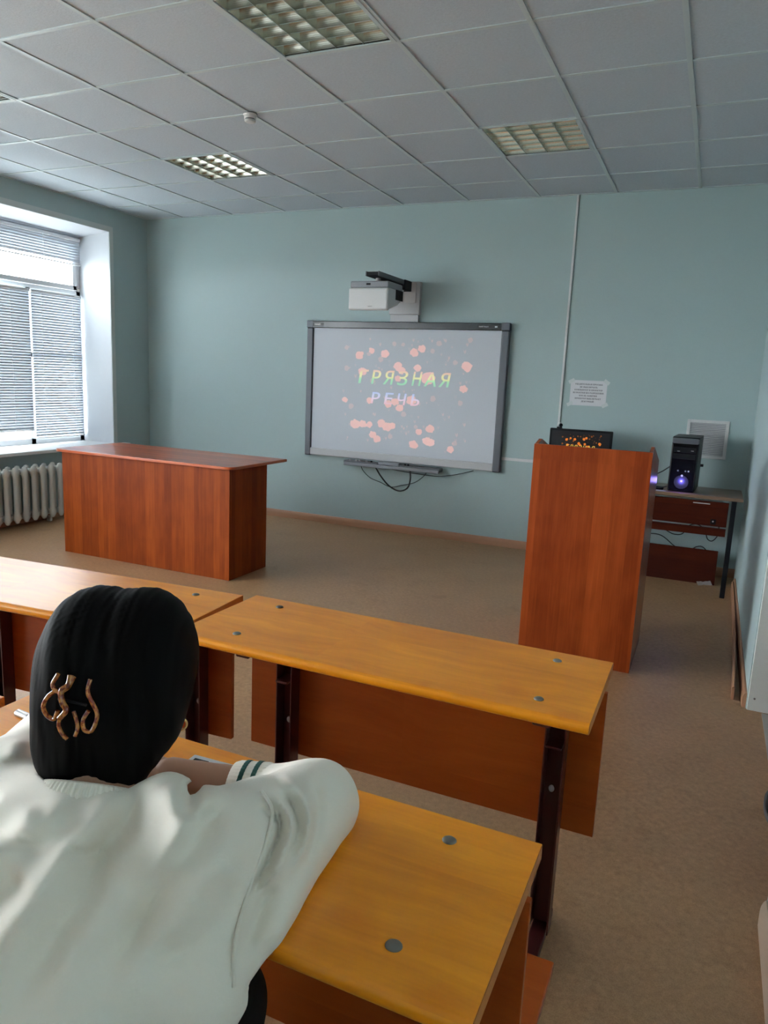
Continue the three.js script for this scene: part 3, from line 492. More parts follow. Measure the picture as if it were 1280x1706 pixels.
// ---------------------------------------------------------------- student desks and benches
const W = 1.065, D = 0.385, DY = 0.75;
function makeDesk(name, label, pos, turn) {
  const t = thing(name, label, 'desk', pos, turn, 'yellow topped student desks');
  // top with a rounded near edge: profile in z,y swept along x
  const s = new THREE.Shape(), th = 0.026, z0 = -D / 2, z1 = D / 2, r = 0.0125;
  s.moveTo(-z0, DY - th); s.lineTo(-z0, DY); s.lineTo(-(z1 - r), DY); s.absarc(-(z1 - r), DY - r, r, Math.PI / 2, Math.PI, false); s.absarc(-(z1 - r), DY - th + r, r, Math.PI, 1.5 * Math.PI, false); s.lineTo(-z0, DY - th);
  const g = new THREE.ExtrudeGeometry(s, { depth: W, bevelEnabled: false, curveSegments: 10 }); g.translate(0, 0, -W / 2); g.rotateY(Math.PI / 2);
  part(t, 'tabletop', metres(g, 'x', 1, pos[0], pos[2]), M.beech);
  part(t, 'edge_band', slab(W / 2, W / 2 + 0.001, DY - th + 0.001, DY - 0.001, z0, z1 - 0.01), mat({ map: beechTex, color: new THREE.Color().setRGB(0.55, 0.36, 0.2), roughness: 0.5 }));
  part(t, 'modesty_panel', slab(-W / 2 + 0.028, W / 2, 0.30, 0.69, -0.146, -0.13, 0.0015, 'x'), M.panel);
  for (const x of [-0.36, 0.425]) {
    const ch = merge([slab(x - 0.026, x + 0.026, 0.02, DY - th - 0.03, -0.129, -0.124, 0.0015), slab(x - 0.026, x - 0.022, 0.02, DY - th - 0.03, -0.126, -0.08, 0.001), slab(x + 0.022, x + 0.026, 0.02, DY - th - 0.03, -0.126, -0.08, 0.001)]);
    const leg = part(t, 'leg', ch, M.maroon);
    part(leg, 'foot_bar', slab(x - 0.02, x + 0.02, 0, 0.024, -0.19, 0.10, 0.004), M.maroon);
    part(leg, 'top_arm', slab(x - 0.02, x + 0.02, DY - th - 0.032, DY - th, -0.17, 0.13, 0.003), M.maroon);
    part(leg, 'bag_hook', slab(x - 0.02, x + 0.02, 0.545, 0.552, -0.124, -0.066, 0.002), M.maroon);
    part(leg, 'rivet', at(new THREE.SphereGeometry(0.0075, 12, 8).scale(1, 1.3, 0.6), x - 0.004, 0.41, -0.121), M.pvc);
    for (const z of [-0.13, 0.118]) part(t, 'bolt_cap', new THREE.SphereGeometry(0.0112, 20, 8, 0, 6.2832, 0, 1.5708).scale(1, 0.42, 1), M.cap, [x - (x < 0 ? (z < 0 ? 0.05 : 0.025) : z < 0 ? 0.02 : 0.012), DY, z]);
  }
  return t;
}
function makeBench(name, label, pos, turn, cat = 'bench') {
  const t = thing(name, label, cat, pos, turn, 'wooden benches of the desk rows');
  part(t, 'seat', slab(-0.54, 0.548, 0.412, 0.43, -0.09, 0.09, 0.003, 'x'), M.panel);
  for (const x of [-0.29, 0.29]) { part(t, 'bracket', merge([slab(x - 0.018, x + 0.018, 0.385, 0.412, -0.09, 0.09, 0.003), slab(x - 0.018, x + 0.018, 0, 0.39, -0.018, 0.018, 0.003), slab(x - 0.018, x + 0.018, 0, 0.02, -0.09, 0.09, 0.003)]), M.maroon); }
  return t;
}
const desk = makeDesk('student_desk', 'yellow student desk in the front row nearest the lectern', [0.792, 0, 4.573], 0);
copy(desk, [-0.292, 0, 4.635], 0.075, 'yellow student desk in the front row beyond the dark-haired girl, on the window side');
copy(desk, [0.79, 0, 5.378], 0, 'yellow student desk that the girl in the white sweatshirt leans on').scale.z = 0.92;   // a slightly shallower top
copy(desk, [0.79, 0, 6.24], 0, 'yellow student desk behind the girl, outside the photo');
copy(desk, [-1.40, 0, 4.72], 0.05, 'front-row student desk farther along the window side, outside the photo');
copy(desk, [-1.41, 0, 5.53], 0.05, 'second-row student desk farther along the window side, outside the photo');
copy(desk, [-0.32, 0, 6.26], 0, 'third-row student desk on the window side, outside the photo');
copy(desk, [-0.30, 0, 5.462], 0.06, 'yellow student desk beside the girl, mostly outside the photo edge');
const bench = makeBench('bench', 'brown wooden bench seat just showing beyond the end of the girl’s desk', [0.79, 0, 5.138], 0);
copy(bench, [0.79, 0, 5.97], 0, 'brown wooden bench that the girl sits on, hidden beneath her');

// small things on the girl's desk
{
  const p = thing('pen', 'black and silver pen lying on the desk behind the girl’s hair', 'pen', [0.315, DY + 0.007, 5.285], -0.1);
  part(p, 'barrel', rod([0.03, 0, 0], [0.13, 0, 0], 0.006, 14), M.black); part(p, 'cap', rod([0, 0, 0], [0.034, 0, 0], 0.0066, 14), M.steel); part(p, 'clip_bar', slab(0.004, 0.038, 0.0065, 0.009, -0.0015, 0.0015, 0.0005), M.steel);
  const f = thing('phone', 'flat grey phone half hidden behind the girl’s forearm', 'phone', [0.765, DY, 5.285], 0.05);
  part(f, 'body', slab(-0.05, 0.05, 0, 0.008, -0.04, 0.04, 0.003), M.lightGrey); part(f, 'camera_window', slab(-0.04, -0.012, 0.0075, 0.0088, -0.028, -0.012, 0.0005), M.glossBlack);
}
// things at the doorway
{
  const s = thing('shoe', 'black shoe at the doorway, only its rounded side showing', 'shoe', [1.845, 0, 3.52]);
  const g = new THREE.SphereGeometry(1, 24, 16), p = g.attributes.position;
  for (let i = 0; i < p.count; i++) { const z = p.getZ(i), y = p.getY(i); p.setXYZ(i, p.getX(i) * (0.043 + 0.006 * Math.sin(z * 3)), y < 0 ? y * 0.012 : y * (z > 0 ? 0.085 : 0.05), z * 0.135); }
  g.computeVertexNormals(); part(s, 'upper', at(g, 0, 0.03, 0), M.black); part(s, 'sole', at(new THREE.CylinderGeometry(1, 1, 1, 32).scale(0.046, 0.02, 0.14), 0, 0.01, 0), M.darkGrey);
}

// ---------------------------------------------------------------- the girl leaning on the second-row desk
// distance fields on a grid, meshed with surface nets; normals from the field
function surfaceNet(f, lo, hi, cell) {
  const n = lo.map((a, k) => Math.ceil((hi[k] - a) / cell) + 1), [nx, ny, nz] = n, F = new Float32Array(nx * ny * nz), id = (i, j, k) => i + nx * (j + ny * k);
  for (let k = 0; k < nz; k++) for (let j = 0; j < ny; j++) for (let i = 0; i < nx; i++) F[id(i, j, k)] = f(lo[0] + i * cell, lo[1] + j * cell, lo[2] + k * cell);
  const vert = new Int32Array(nx * ny * nz).fill(-1), pos = [], nor = [], ind = [];
  for (let k = 0; k < nz - 1; k++) for (let j = 0; j < ny - 1; j++) for (let i = 0; i < nx - 1; i++) {
    let s = 0; const c = [];
    for (let q = 0; q < 8; q++) { const v = F[id(i + (q & 1), j + ((q >> 1) & 1), k + (q >> 2))]; c.push(v); if (v < 0) s++; }
    if (s === 0 || s === 8) continue;
    let x = 0, y = 0, z = 0, m = 0;
    for (let a = 0; a < 8; a++) for (const b of [1, 2, 4]) { if (a & b) continue; const va = c[a], vb = c[a | b]; if ((va < 0) === (vb < 0)) continue; const t = va / (va - vb); x += (a & 1) + (b === 1 ? t : 0); y += ((a >> 1) & 1) + (b === 2 ? t : 0); z += (a >> 2) + (b === 4 ? t : 0); m++; }
    let X = lo[0] + (i + x / m) * cell, Y = lo[1] + (j + y / m) * cell, Z = lo[2] + (k + z / m) * cell;
    const e = cell * 0.4; let gx, gy, gz, gl;
    for (let it = 0; it < 2; it++) {
      const d = f(X, Y, Z); gx = f(X + e, Y, Z) - f(X - e, Y, Z); gy = f(X, Y + e, Z) - f(X, Y - e, Z); gz = f(X, Y, Z + e) - f(X, Y, Z - e); gl = Math.hypot(gx, gy, gz) || 1;
      const st = clamp(d * 2 * e / gl, -cell * 0.5, cell * 0.5); if (it === 0) { X -= gx / gl * st; Y -= gy / gl * st; Z -= gz / gl * st; }
    }
    vert[id(i, j, k)] = pos.length / 3; pos.push(X, Y, Z); nor.push(gx / gl, gy / gl, gz / gl);
  }
  for (let k = 1; k < nz - 1; k++) for (let j = 1; j < ny - 1; j++) for (let i = 1; i < nx - 1; i++) {
    const a = F[id(i, j, k)] < 0;
    const quad = (b, p, q, r, s) => { if (a === b) return; if (p < 0 || q < 0 || r < 0 || s < 0) return; if (a) ind.push(p, q, r, p, r, s); else ind.push(p, r, q, p, s, r); };
    quad(F[id(i + 1, j, k)] < 0, vert[id(i, j - 1, k - 1)], vert[id(i, j, k - 1)], vert[id(i, j, k)], vert[id(i, j - 1, k)]);
    quad(F[id(i, j + 1, k)] < 0, vert[id(i - 1, j, k - 1)], vert[id(i - 1, j, k)], vert[id(i, j, k)], vert[id(i, j, k - 1)]);
    quad(F[id(i, j, k + 1)] < 0, vert[id(i - 1, j - 1, k)], vert[id(i, j - 1, k)], vert[id(i, j, k)], vert[id(i - 1, j, k)]);
  }
  const g = new THREE.BufferGeometry(); g.setAttribute('position', new THREE.Float32BufferAttribute(pos, 3)); g.setAttribute('normal', new THREE.Float32BufferAttribute(nor, 3));
  const uv = []; for (let i = 0; i < pos.length; i += 3) uv.push(pos[i] + pos[i + 2] * 0.6, pos[i + 1] + pos[i + 2] * 0.5); g.setAttribute('uv', new THREE.Float32BufferAttribute(uv, 2)); g.setIndex(ind);
  return g;
}
const smin = (a, b, k) => { const h = Math.max(k - Math.abs(a - b), 0) / k; return Math.min(a, b) - h * h * k * 0.25; };
const smax = (a, b, k) => -smin(-a, -b, k);
function cap(x, y, z, a, b, ra, rb) { const dx = b[0] - a[0], dy = b[1] - a[1], dz = b[2] - a[2], px = x - a[0], py = y - a[1], pz = z - a[2], t = clamp((px * dx + py * dy + pz * dz) / (dx * dx + dy * dy + dz * dz)); return Math.hypot(px - t * dx, py - t * dy, pz - t * dz) - (ra + (rb - ra) * t); }
function ell(x, y, z, c, r) { const a = (x - c[0]) / r[0], b = (y - c[1]) / r[1], d = (z - c[2]) / r[2], k0 = Math.hypot(a, b, d), k1 = Math.hypot(a / r[0], b / r[1], d / r[2]); return k1 < 1e-9 ? -Math.min(...r) : k0 * (k0 - 1) / k1; }

const J = {
  pelvis: [0.84, 0.53, 5.93], waist: [0.83, 0.66, 5.84], chest: [0.81, 0.80, 5.69], neck: [0.835, 0.885, 5.585], headC: [0.798, 1.016, 5.503],
  sR: [0.978, 0.85, 5.59], eR: [0.997, 0.785, 5.315], wR: [0.765, 0.80, 5.375], sL: [0.66, 0.845, 5.61], eL: [0.53, 0.79, 5.36], wL: [0.70, 0.79, 5.44],
  hR: [0.92, 0.515, 5.90], kR: [0.908, 0.50, 5.44], aR: [0.93, 0.11, 5.42], hL: [0.73, 0.515, 5.90], kL: [0.68, 0.51, 5.45], aL: [0.67, 0.11, 5.42],
};
const mix = (a, b, t) => a.map((v, i) => lerp(v, b[i], t));
// head frame: +y up, -z the way she faces
const headTurn = new THREE.Matrix4().makeRotationFromEuler(new THREE.Euler(-0.14, 0.44, 0.0, 'YXZ')), he = headTurn.elements, HC = J.headC;
const headLocal = (x, y, z) => { x -= HC[0]; y -= HC[1]; z -= HC[2]; return [he[0] * x + he[1] * y + he[2] * z, he[4] * x + he[5] * y + he[6] * z, he[8] * x + he[9] * y + he[10] * z]; };
const headWorld = (p) => V(p).applyMatrix4(headTurn).add(V(HC)).toArray();

function torso(x, y, z, grow) { // wide and flat: x is squeezed before measuring
  const q = 0.58, sq = (p) => [p[0] * q, p[1], p[2]], X = x * q;
  let d = cap(X, y, z, sq(J.pelvis), sq(J.waist), 0.115 + grow, 0.098 + grow);
  d = smin(d, cap(X, y, z, sq(J.waist), sq(J.chest), 0.098 + grow, 0.108 + grow), 0.05);
  return d;
}
function bodyField(x, y, z) {
  let d = torso(x, y, z, -0.028);
  d = smin(d, cap(x, y, z, mix(J.neck, J.sR, 0.25), J.sR, 0.036, 0.04), 0.04); d = smin(d, cap(x, y, z, mix(J.neck, J.sL, 0.25), J.sL, 0.036, 0.04), 0.04);
  d = smin(d, cap(x, y, z, [0.835, 0.855, 5.62], mix(J.neck, HC, 0.55), 0.056, 0.05), 0.04);
  for (const s of ['R', 'L']) {
    const S = J['s' + s], E = J['e' + s], Wr = J['w' + s]; d = smin(d, Math.min(cap(x, y, z, S, E, 0.042, 0.034), cap(x, y, z, E, Wr, 0.038, 0.025)), 0.02);
    d = smin(d, Math.min(cap(x, y, z, J['h' + s], J['k' + s], 0.085, 0.058), cap(x, y, z, J['k' + s], J['a' + s], 0.052, 0.036)), 0.03);
  }
  return d;
}
function headField(x, y, z) {
  const [a, b, c] = headLocal(x, y, z);
  let d = ell(a, b, c, [0, 0.03, 0.012], [0.076, 0.088, 0.098]);
  d = smin(d, ell(a, b, c, [0, -0.045, -0.035], [0.056, 0.07, 0.058]), 0.05);             // jaw and cheeks
  d = smin(d, ell(a, b, c, [0, -0.092, -0.066], [0.022, 0.018, 0.02]), 0.03);             // chin
  d = smin(d, cap(a, b, c, [0, 0.0, -0.088], [0, -0.038, -0.108], 0.007, 0.012), 0.018);  // nose
  for (const s of [-1, 1]) {
    d = smin(d, ell(a, b, c, [s * 0.033, 0.018, -0.08], [0.026, 0.008, 0.012]), 0.012);   // brow
    d = smax(d, -ell(a, b, c, [s * 0.031, 0.0, -0.098], [0.018, 0.011, 0.014]), 0.012);   // eye socket
    d = smin(d, ell(a, b, c, [s * 0.031, 0.0, -0.080], [0.013, 0.011, 0.012]), 0.003);    // eyeball
    d = smin(d, ell(a, b, c, [s * 0.078, -0.01, 0.008], [0.008, 0.031, 0.019]), 0.008);   // ear
    d = smax(d, -ell(a, b, c, [s * 0.088, -0.006, 0.006], [0.006, 0.018, 0.010]), 0.004);
  }
  d = smin(d, ell(a, b, c, [0, -0.060, -0.090], [0.021, 0.006, 0.010]), 0.005); d = smin(d, ell(a, b, c, [0, -0.070, -0.088], [0.018, 0.006, 0.010]), 0.005); // lips
  d = smin(d, cap(x, y, z, mix(J.neck, HC, 0.3), mix(J.neck, HC, 0.62), 0.054, 0.05), 0.03);
  return d;
}
// a hand: palm, four fingers of different length with two bends, thumb from the side of the palm
function hand(wrist, dir, up, side) {
  const D3 = V(dir).normalize(), U = V(up), S = new THREE.Vector3().crossVectors(D3, U).normalize().multiplyScalar(side); U.crossVectors(S, D3).multiplyScalar(side).normalize();
  const P = (f, s, u) => V(wrist).addScaledVector(D3, f).addScaledVector(S, s).addScaledVector(U, u).toArray(), bones = [];
  [[-0.027, 0.075, 0.052], [-0.009, 0.082, 0.058], [0.009, 0.079, 0.054], [0.026, 0.070, 0.042]].forEach(([s, base, len]) => {
    bones.push([P(0.0, s * 0.6, 0), P(base, s, 0), 0.012, 0.0095], [P(base, s, 0), P(base + len * 0.48, s * 1.1, -0.006), 0.0092, 0.0085], [P(base + len * 0.48, s * 1.1, -0.006), P(base + len * 0.78, s * 1.1, -0.019), 0.0084, 0.0078], [P(base + len * 0.78, s * 1.1, -0.019), P(base + len * 0.92, s * 1.1, -0.034), 0.0078, 0.007]);
  });
  bones.push([P(0.018, -0.022, -0.004), P(0.045, -0.048, -0.012), 0.0125, 0.0105], [P(0.045, -0.048, -0.012), P(0.072, -0.058, -0.020), 0.0098, 0.009], [P(0.072, -0.058, -0.020), P(0.092, -0.056, -0.028), 0.009, 0.0078]);
  const f = (x, y, z) => { let d = 1; bones.forEach(([a, b, ra, rb], i) => { const e = cap(x, y, z, a, b, ra, rb); d = i % 4 === 0 && i < 16 ? smin(d, e, 0.012) : smin(d, e, 0.005); }); return d; };
  const all = bones.flatMap((b) => [b[0], b[1]]);
  return surfaceNet(f, [0, 1, 2].map((k) => Math.min(...all.map((p) => p[k])) - 0.02), [0, 1, 2].map((k) => Math.max(...all.map((p) => p[k])) + 0.02), 0.0035);
}
// folds of the sweatshirt: soft ridges (+) and grooves (-) along lines on the cloth
const SEAM = [[1.012,0.904,5.491],[1.032,0.887,5.496],[1.048,0.868,5.535],[1.059,0.855,5.576],[1.063,0.829,5.604],[1.069,0.802,5.626],[1.082,0.774,5.645]];
const FOLDS = [
  [0.016, 0.016, [[0.93,0.935,5.575],[0.952,0.941,5.595],[0.991,0.93,5.622],[1.002,0.914,5.646],[0.997,0.894,5.668],[0.989,0.868,5.696],[0.975,0.83,5.74]]],
  [0.013, 0.013, [[0.965,0.91,5.51],[0.988,0.925,5.575],[0.998,0.93,5.61],[1.001,0.923,5.631],[0.998,0.90,5.66]]],
  [-0.016, 0.011, [[0.945,0.925,5.54],[0.97,0.935,5.575],[0.985,0.93,5.60],[0.996,0.929,5.62]]],
  [-0.024, 0.019, [[0.91,0.935,5.58],[0.924,0.92,5.641],[0.929,0.907,5.678],[0.945,0.887,5.725],[0.944,0.868,5.756],[0.941,0.84,5.786],[0.93,0.80,5.82]]],
  [0.015, 0.018, [[0.885,0.93,5.59],[0.898,0.92,5.644],[0.903,0.914,5.685],[0.908,0.9,5.733],[0.903,0.876,5.77],[0.89,0.84,5.81]]],
  [-0.011, 0.020, [[1.001,0.905,5.654],[0.986,0.876,5.688],[0.985,0.856,5.729],[0.98,0.828,5.765]]],
  [-0.020, 0.017, [[1.0,0.915,5.54],[1.008,0.92,5.589],[1.012,0.918,5.624],[1.008,0.902,5.655],[1.003,0.87,5.69],[1.0,0.841,5.73],[0.985,0.80,5.77]]],
  [-0.012, 0.008, [[0.77,0.915,5.715],[0.80,0.917,5.716],[0.822,0.919,5.716],[0.855,0.917,5.713],[0.89,0.912,5.706]]],
  [0.010, 0.012, [[0.78,0.93,5.70],[0.82,0.935,5.695],[0.86,0.932,5.69]]],
  [-0.009, 0.006, [[0.90,0.911,5.70],[0.919,0.908,5.687],[0.932,0.907,5.668]]],
  [0.013, 0.010, [[1.0,0.905,5.49],[1.034,0.889,5.476],[1.05,0.865,5.48],[1.058,0.844,5.505],[1.062,0.835,5.551],[1.062,0.815,5.59]]],
  [-0.018, 0.007, [[1.01,0.898,5.50],[1.041,0.877,5.491],[1.05,0.861,5.501],[1.056,0.849,5.533],[1.062,0.836,5.571],[1.066,0.815,5.60]]],
  [0.014, 0.011, [[1.0,0.89,5.42],[1.017,0.885,5.43],[1.041,0.873,5.434],[1.058,0.848,5.448],[1.066,0.83,5.478],[1.066,0.826,5.517],[1.068,0.805,5.56]]],
  [-0.016, 0.008, [[1.01,0.889,5.462],[1.046,0.874,5.461],[1.057,0.851,5.468],[1.063,0.835,5.494],[1.064,0.83,5.531]]],
  [-0.010, 0.010, [[1.03,0.875,5.38],[1.06,0.85,5.42],[1.072,0.825,5.46],[1.075,0.81,5.50]]],
  [0.010, 0.016, [[1.07,0.81,5.47],[1.083,0.785,5.53],[1.088,0.775,5.601]]],
  [-0.016, 0.011, [[1.068,0.826,5.54],[1.072,0.804,5.586],[1.080,0.785,5.627]]],
  [-0.010, 0.022, [[1.049,0.875,5.60],[1.042,0.85,5.65],[1.034,0.827,5.675],[1.026,0.796,5.712]]],
  [0.010, 0.020, [[1.039,0.898,5.562],[1.044,0.891,5.616],[1.035,0.857,5.657],[1.022,0.819,5.698]]],
  [0.014, 0.018, [[0.86,0.93,5.64],[0.845,0.918,5.69],[0.82,0.90,5.75],[0.79,0.87,5.80]]],
  [-0.014, 0.018, [[0.885,0.90,5.73],[0.87,0.885,5.77],[0.845,0.86,5.82]]],
  [0.008, 0.016, [[0.70,0.91,5.60],[0.66,0.905,5.55],[0.60,0.88,5.48]]], [-0.013, 0.011, [[0.71,0.90,5.57],[0.67,0.89,5.52],[0.62,0.86,5.45]]],
];
// folds lie on the cloth that faces up and backwards, so distances are measured across that direction
const FN = new THREE.Vector3(0.55, 0.55, 0.63).normalize(), FU = new THREE.Vector3(0, 1, 0).cross(FN).normalize(), FV = FN.clone().cross(FU);
const FL = FOLDS.map(([amp, w, pts]) => { const c = new THREE.CatmullRomCurve3(pts.map(V)).getPoints(pts.length * 4); return [amp, w, c.map((p) => [p.dot(FU), p.dot(FV)])]; });
const FBOX = FL.map(([, w, p]) => [Math.min(...p.map((q) => q[0])) - 3 * w, Math.max(...p.map((q) => q[0])) + 3 * w, Math.min(...p.map((q) => q[1])) - 3 * w, Math.max(...p.map((q) => q[1])) + 3 * w]);
function folds(x, y, z) {
  const u = FU.x * x + FU.y * y + FU.z * z, v = FV.x * x + FV.y * y + FV.z * z; let s = 0;
  for (let k = 0; k < FL.length; k++) {
    const B = FBOX[k]; if (u < B[0] || u > B[1] || v < B[2] || v > B[3]) continue;
    const [amp, w, pts] = FL[k]; let m = 9, at = 0;
    for (let i = 0; i < pts.length - 1; i++) { const a = pts[i], b = pts[i + 1], dx = b[0] - a[0], dy = b[1] - a[1], t = clamp(((u - a[0]) * dx + (v - a[1]) * dy) / (dx * dx + dy * dy + 1e-12)), q = Math.hypot(u - a[0] - t * dx, v - a[1] - t * dy); if (q < m) { m = q; at = (i + t) / (pts.length - 1); } }
    s += amp * Math.exp(-m * m / (w * w)) * smooth(0, 0.22, at) * smooth(0, 0.3, 1 - at);
  }
  return s;
}
const cuffR = mix(J.eR, J.wR, 0.36), cuffL = mix(J.eL, J.wL, 0.7);
function shirtField(x, y, z) {
  let d = torso(x, y, z, 0.014);
  d = smin(d, cap(x, y, z, [0.835, 0.862, 5.615], J.sR, 0.058, 0.07), 0.06); d = smin(d, cap(x, y, z, [0.835, 0.862, 5.615], J.sL, 0.058, 0.07), 0.06);
  d = smin(d, cap(x, y, z, [0.932, 0.915, 5.572], [0.975, 0.885, 5.62], 0.030, 0.034), 0.035); d = smin(d, cap(x, y, z, [0.965, 0.860, 5.53], [0.99, 0.84, 5.46], 0.028, 0.042), 0.04);  // cloth bunched on the shoulder
  for (const s of ['R', 'L']) {
    const S = J['s' + s], E = J['e' + s], C = s === 'R' ? cuffR : cuffL;
    let a = cap(x, y, z, S, E, 0.074, 0.057), o = s === 'R' ? 1 : -1;
    a = smin(a, cap(x, y, z, [J.chest[0] + o * 0.214, 0.745, 5.65], [E[0] + o * 0.016, 0.80, 5.36], 0.064, 0.052), 0.05);   // loose cloth under the arm
    a = smin(a, cap(x, y, z, E, C, 0.056, 0.043), 0.03);
    d = smin(d, a, 0.035);
  }
  if (Math.abs(d) < 0.05) { const g = smooth(-0.16, -0.06, (x - J.chest[0]) * FN.x + (y - J.chest[1]) * FN.y + (z - J.chest[2]) * FN.z); if (g > 0) d -= g * folds(x, y, z); }
  if (Math.abs(d) < 0.02) d += 0.0012 * noise.noise(x * 22, y * 22, z * 22);
  // neck opening
  d = smax(d, -cap(x, y, z, [0.835, 0.862, 5.615], HC, 0.058, 0.07), 0.012);
  // never below the desk top where the arms rest on it
  if (z < 5.62) d = smax(d, 0.752 - y, 0.012);
  d = smax(d, 0.50 - y, 0.01);
  return d;
}
function hairField(x, y, z) {
  const [a, b, c] = headLocal(x, y, z);
  let d = ell(a, b, c, [-0.032, 0.026, 0.010], [0.068, 0.098, 0.108]);
  d = smin(d, ell(a, b, c, [0.032, 0.026, 0.010], [0.068, 0.098, 0.108]), 0.03);
  d = Math.min(d, ell(a, b, c, [0, 0.024, 0.010], [0.086, 0.096, 0.107]));
  d = smin(d, ell(a, b, c, [-0.004, -0.045, 0.050], [0.086, 0.068, 0.066]), 0.05);
  d = smin(d, ell(a, b, c, [-0.038, -0.083, 0.064], [0.044, 0.047, 0.044]), 0.03); d = smin(d, ell(a, b, c, [0.014, -0.085, 0.066], [0.048, 0.046, 0.043]), 0.014);
  if (Math.abs(d) < 0.015) d += 0.0022 * noise.noise(a * 60 + 4 * b, b * 9, c * 9) + 0.0012 * noise.noise(a * 170, b * 14 + 5, c * 14);
  // the face stays free
  d = smax(d, -ell(a, b, c, [0, -0.035, -0.115], [0.066, 0.088, 0.07]), 0.015);
  d = smax(d, -ell(a, b, c, [0, -0.12, -0.05], [0.085, 0.06, 0.07]), 0.02);
  return d;
}
function trouserField(x, y, z) {
  let d = torso(x, y, z, 0.004);
  for (const s of ['R', 'L']) d = smin(d, smin(cap(x, y, z, J['h' + s], J['k' + s], 0.092, 0.070), cap(x, y, z, J['k' + s], J['a' + s], 0.066, 0.054), 0.02), 0.03);
  d = smax(d, y - 0.62, 0.01);
  if (true) d = smax(d, 0.433 - y - (z < 5.86 ? 9 : 0), 0.012);
  return d;
}
{
  const skin = phys({ color: new THREE.Color().setRGB(0.36, 0.18, 0.11), roughness: 0.55 });
  const t = thing('person', 'dark-haired girl in a white sweatshirt leaning forward on folded arms at the desk', 'person', [0, 0, 0]);
  const dirR = [J.wR[0] - J.eR[0], J.wR[1] - J.eR[1] - 0.005, J.wR[2] - J.eR[2]], dirL = [J.wL[0] - J.eL[0], J.wL[1] - J.eL[1] - 0.005, J.wL[2] - J.eL[2]];
  const skinGeo = merge([surfaceNet(bodyField, [0.42, 0.02, 5.2], [1.14, 1.02, 6.1], 0.012), surfaceNet(headField, [HC[0] - 0.15, HC[1] - 0.16, HC[2] - 0.15], [HC[0] + 0.15, HC[1] + 0.15, HC[2] + 0.15], 0.004), hand(J.wR, dirR, [0, 1, 0], -1), hand(J.wL, dirL, [0, 1, 0], 1)]);
  part(t, 'body', skinGeo, skin);
  const knit = grey((u, v) => 128 + 110 * wrapNoise(u, v, 60) + 60 * wrapNoise(u, v, 20, 3)); knit.repeat.set(9, 9);
  M.cotton = phys({ color: new THREE.Color().setRGB(0.95, 0.87, 0.77), roughness: 0.88, sheen: 0.3, sheenRoughness: 0.6, bumpMap: knit, bumpScale: 0.0005 });
  const shirt = part(t, 'sweatshirt', surfaceNet(shirtField, [0.36, 0.47, 5.16], [1.2, 1.02, 6.1], 0.0058), M.cotton);
  const green = mat({ color: new THREE.Color().setRGB(0.012, 0.075, 0.062), roughness: 0.85 });
  // ribbed cuffs with two green bands
  for (const [E, Wr, C, nm] of [[J.eR, J.wR, cuffR], [J.eL, J.wL, cuffL]]) {
    const u = V(Wr).sub(V(E)).normalize(), q = new THREE.Quaternion().setFromUnitVectors(new THREE.Vector3(0, 1, 0), u), a0 = V(C).addScaledVector(u, -0.012);
    const ring = (y0, y1, r0, r1, ribs = 40) => { const pr = []; for (let i = 0; i <= 8; i++) { const k = i / 8; pr.push(new THREE.Vector2(lerp(r0, r1, k) - (i === 0 || i === 8 ? 0.003 : 0), lerp(y0, y1, k))); } const g = new THREE.LatheGeometry(pr, ribs * 4), p = g.attributes.position; for (let i = 0; i < p.count; i++) { const x = p.getX(i), z = p.getZ(i), a = Math.atan2(z, x), s = 1 + 0.012 * Math.sin(a * ribs); p.setX(i, x * s); p.setZ(i, z * s); } g.computeVertexNormals(); g.applyQuaternion(q); g.translate(...a0.toArray()); return metres(g); };
    part(shirt, 'cuff', ring(0, 0.062, 0.0455, 0.0385), M.cotton);
    part(shirt, 'green_stripe', ring(0.018, 0.027, 0.0445, 0.0435), green, null, null, 'dark green stripe'); part(shirt, 'green_stripe', ring(0.037, 0.046, 0.0424, 0.0414), green, null, null, 'dark green stripe');
  }
  // ribbed collar round the neck opening
  { const A = V([0.832, 0.897, 5.592]), u = V(HC).sub(V([0.835, 0.862, 5.615])).normalize(), q = new THREE.Quaternion().setFromUnitVectors(new THREE.Vector3(0, 1, 0), u);
    const pr = [[0.069, -0.014], [0.0725, -0.010], [0.071, 0.0], [0.067, 0.009], [0.063, 0.012], [0.058, 0.009], [0.058, -0.01]].map(([a, b]) => new THREE.Vector2(a, b)), g = new THREE.LatheGeometry(pr, 280), p = g.attributes.position;
    for (let i = 0; i < p.count; i++) { const x = p.getX(i), z = p.getZ(i), s = 1 + 0.014 * Math.sin(Math.atan2(z, x) * 70); p.setX(i, x * s); p.setZ(i, z * s); } g.computeVertexNormals(); g.applyQuaternion(q); g.translate(...A.toArray());
    part(shirt, 'collar', metres(g), M.cotton); }
  part(shirt, 'sleeve_seam', tube(SEAM, 0.0026, 70, 8), M.cotton);
  const streak = grey((u, v) => 128 + 100 * wrapNoise(u, v * 0.08, 90)); streak.repeat.set(4, 4);
  for (const q of [-1, 1]) {
    part(t, 'eye', new THREE.SphereGeometry(0.0125, 20, 14).scale(1, 0.6, 0.9), M.pvc, headWorld([q * 0.031, -0.0005, -0.0838]), [-0.14, 0.44, 0]);
    part(t, 'iris', new THREE.SphereGeometry(0.0056, 16, 12).scale(1, 1, 0.4), M.glossBlack, headWorld([q * 0.031, -0.0005, -0.0942]), [-0.14, 0.44, 0]);
    part(t, 'eyebrow', tube([[0.014, 0.021, -0.096], [0.026, 0.026, -0.094], [0.04, 0.025, -0.087], [0.05, 0.018, -0.077]].map(([a, b, c]) => headWorld([q * a, b, c])), 0.0026, 20, 8), M.black);
  }
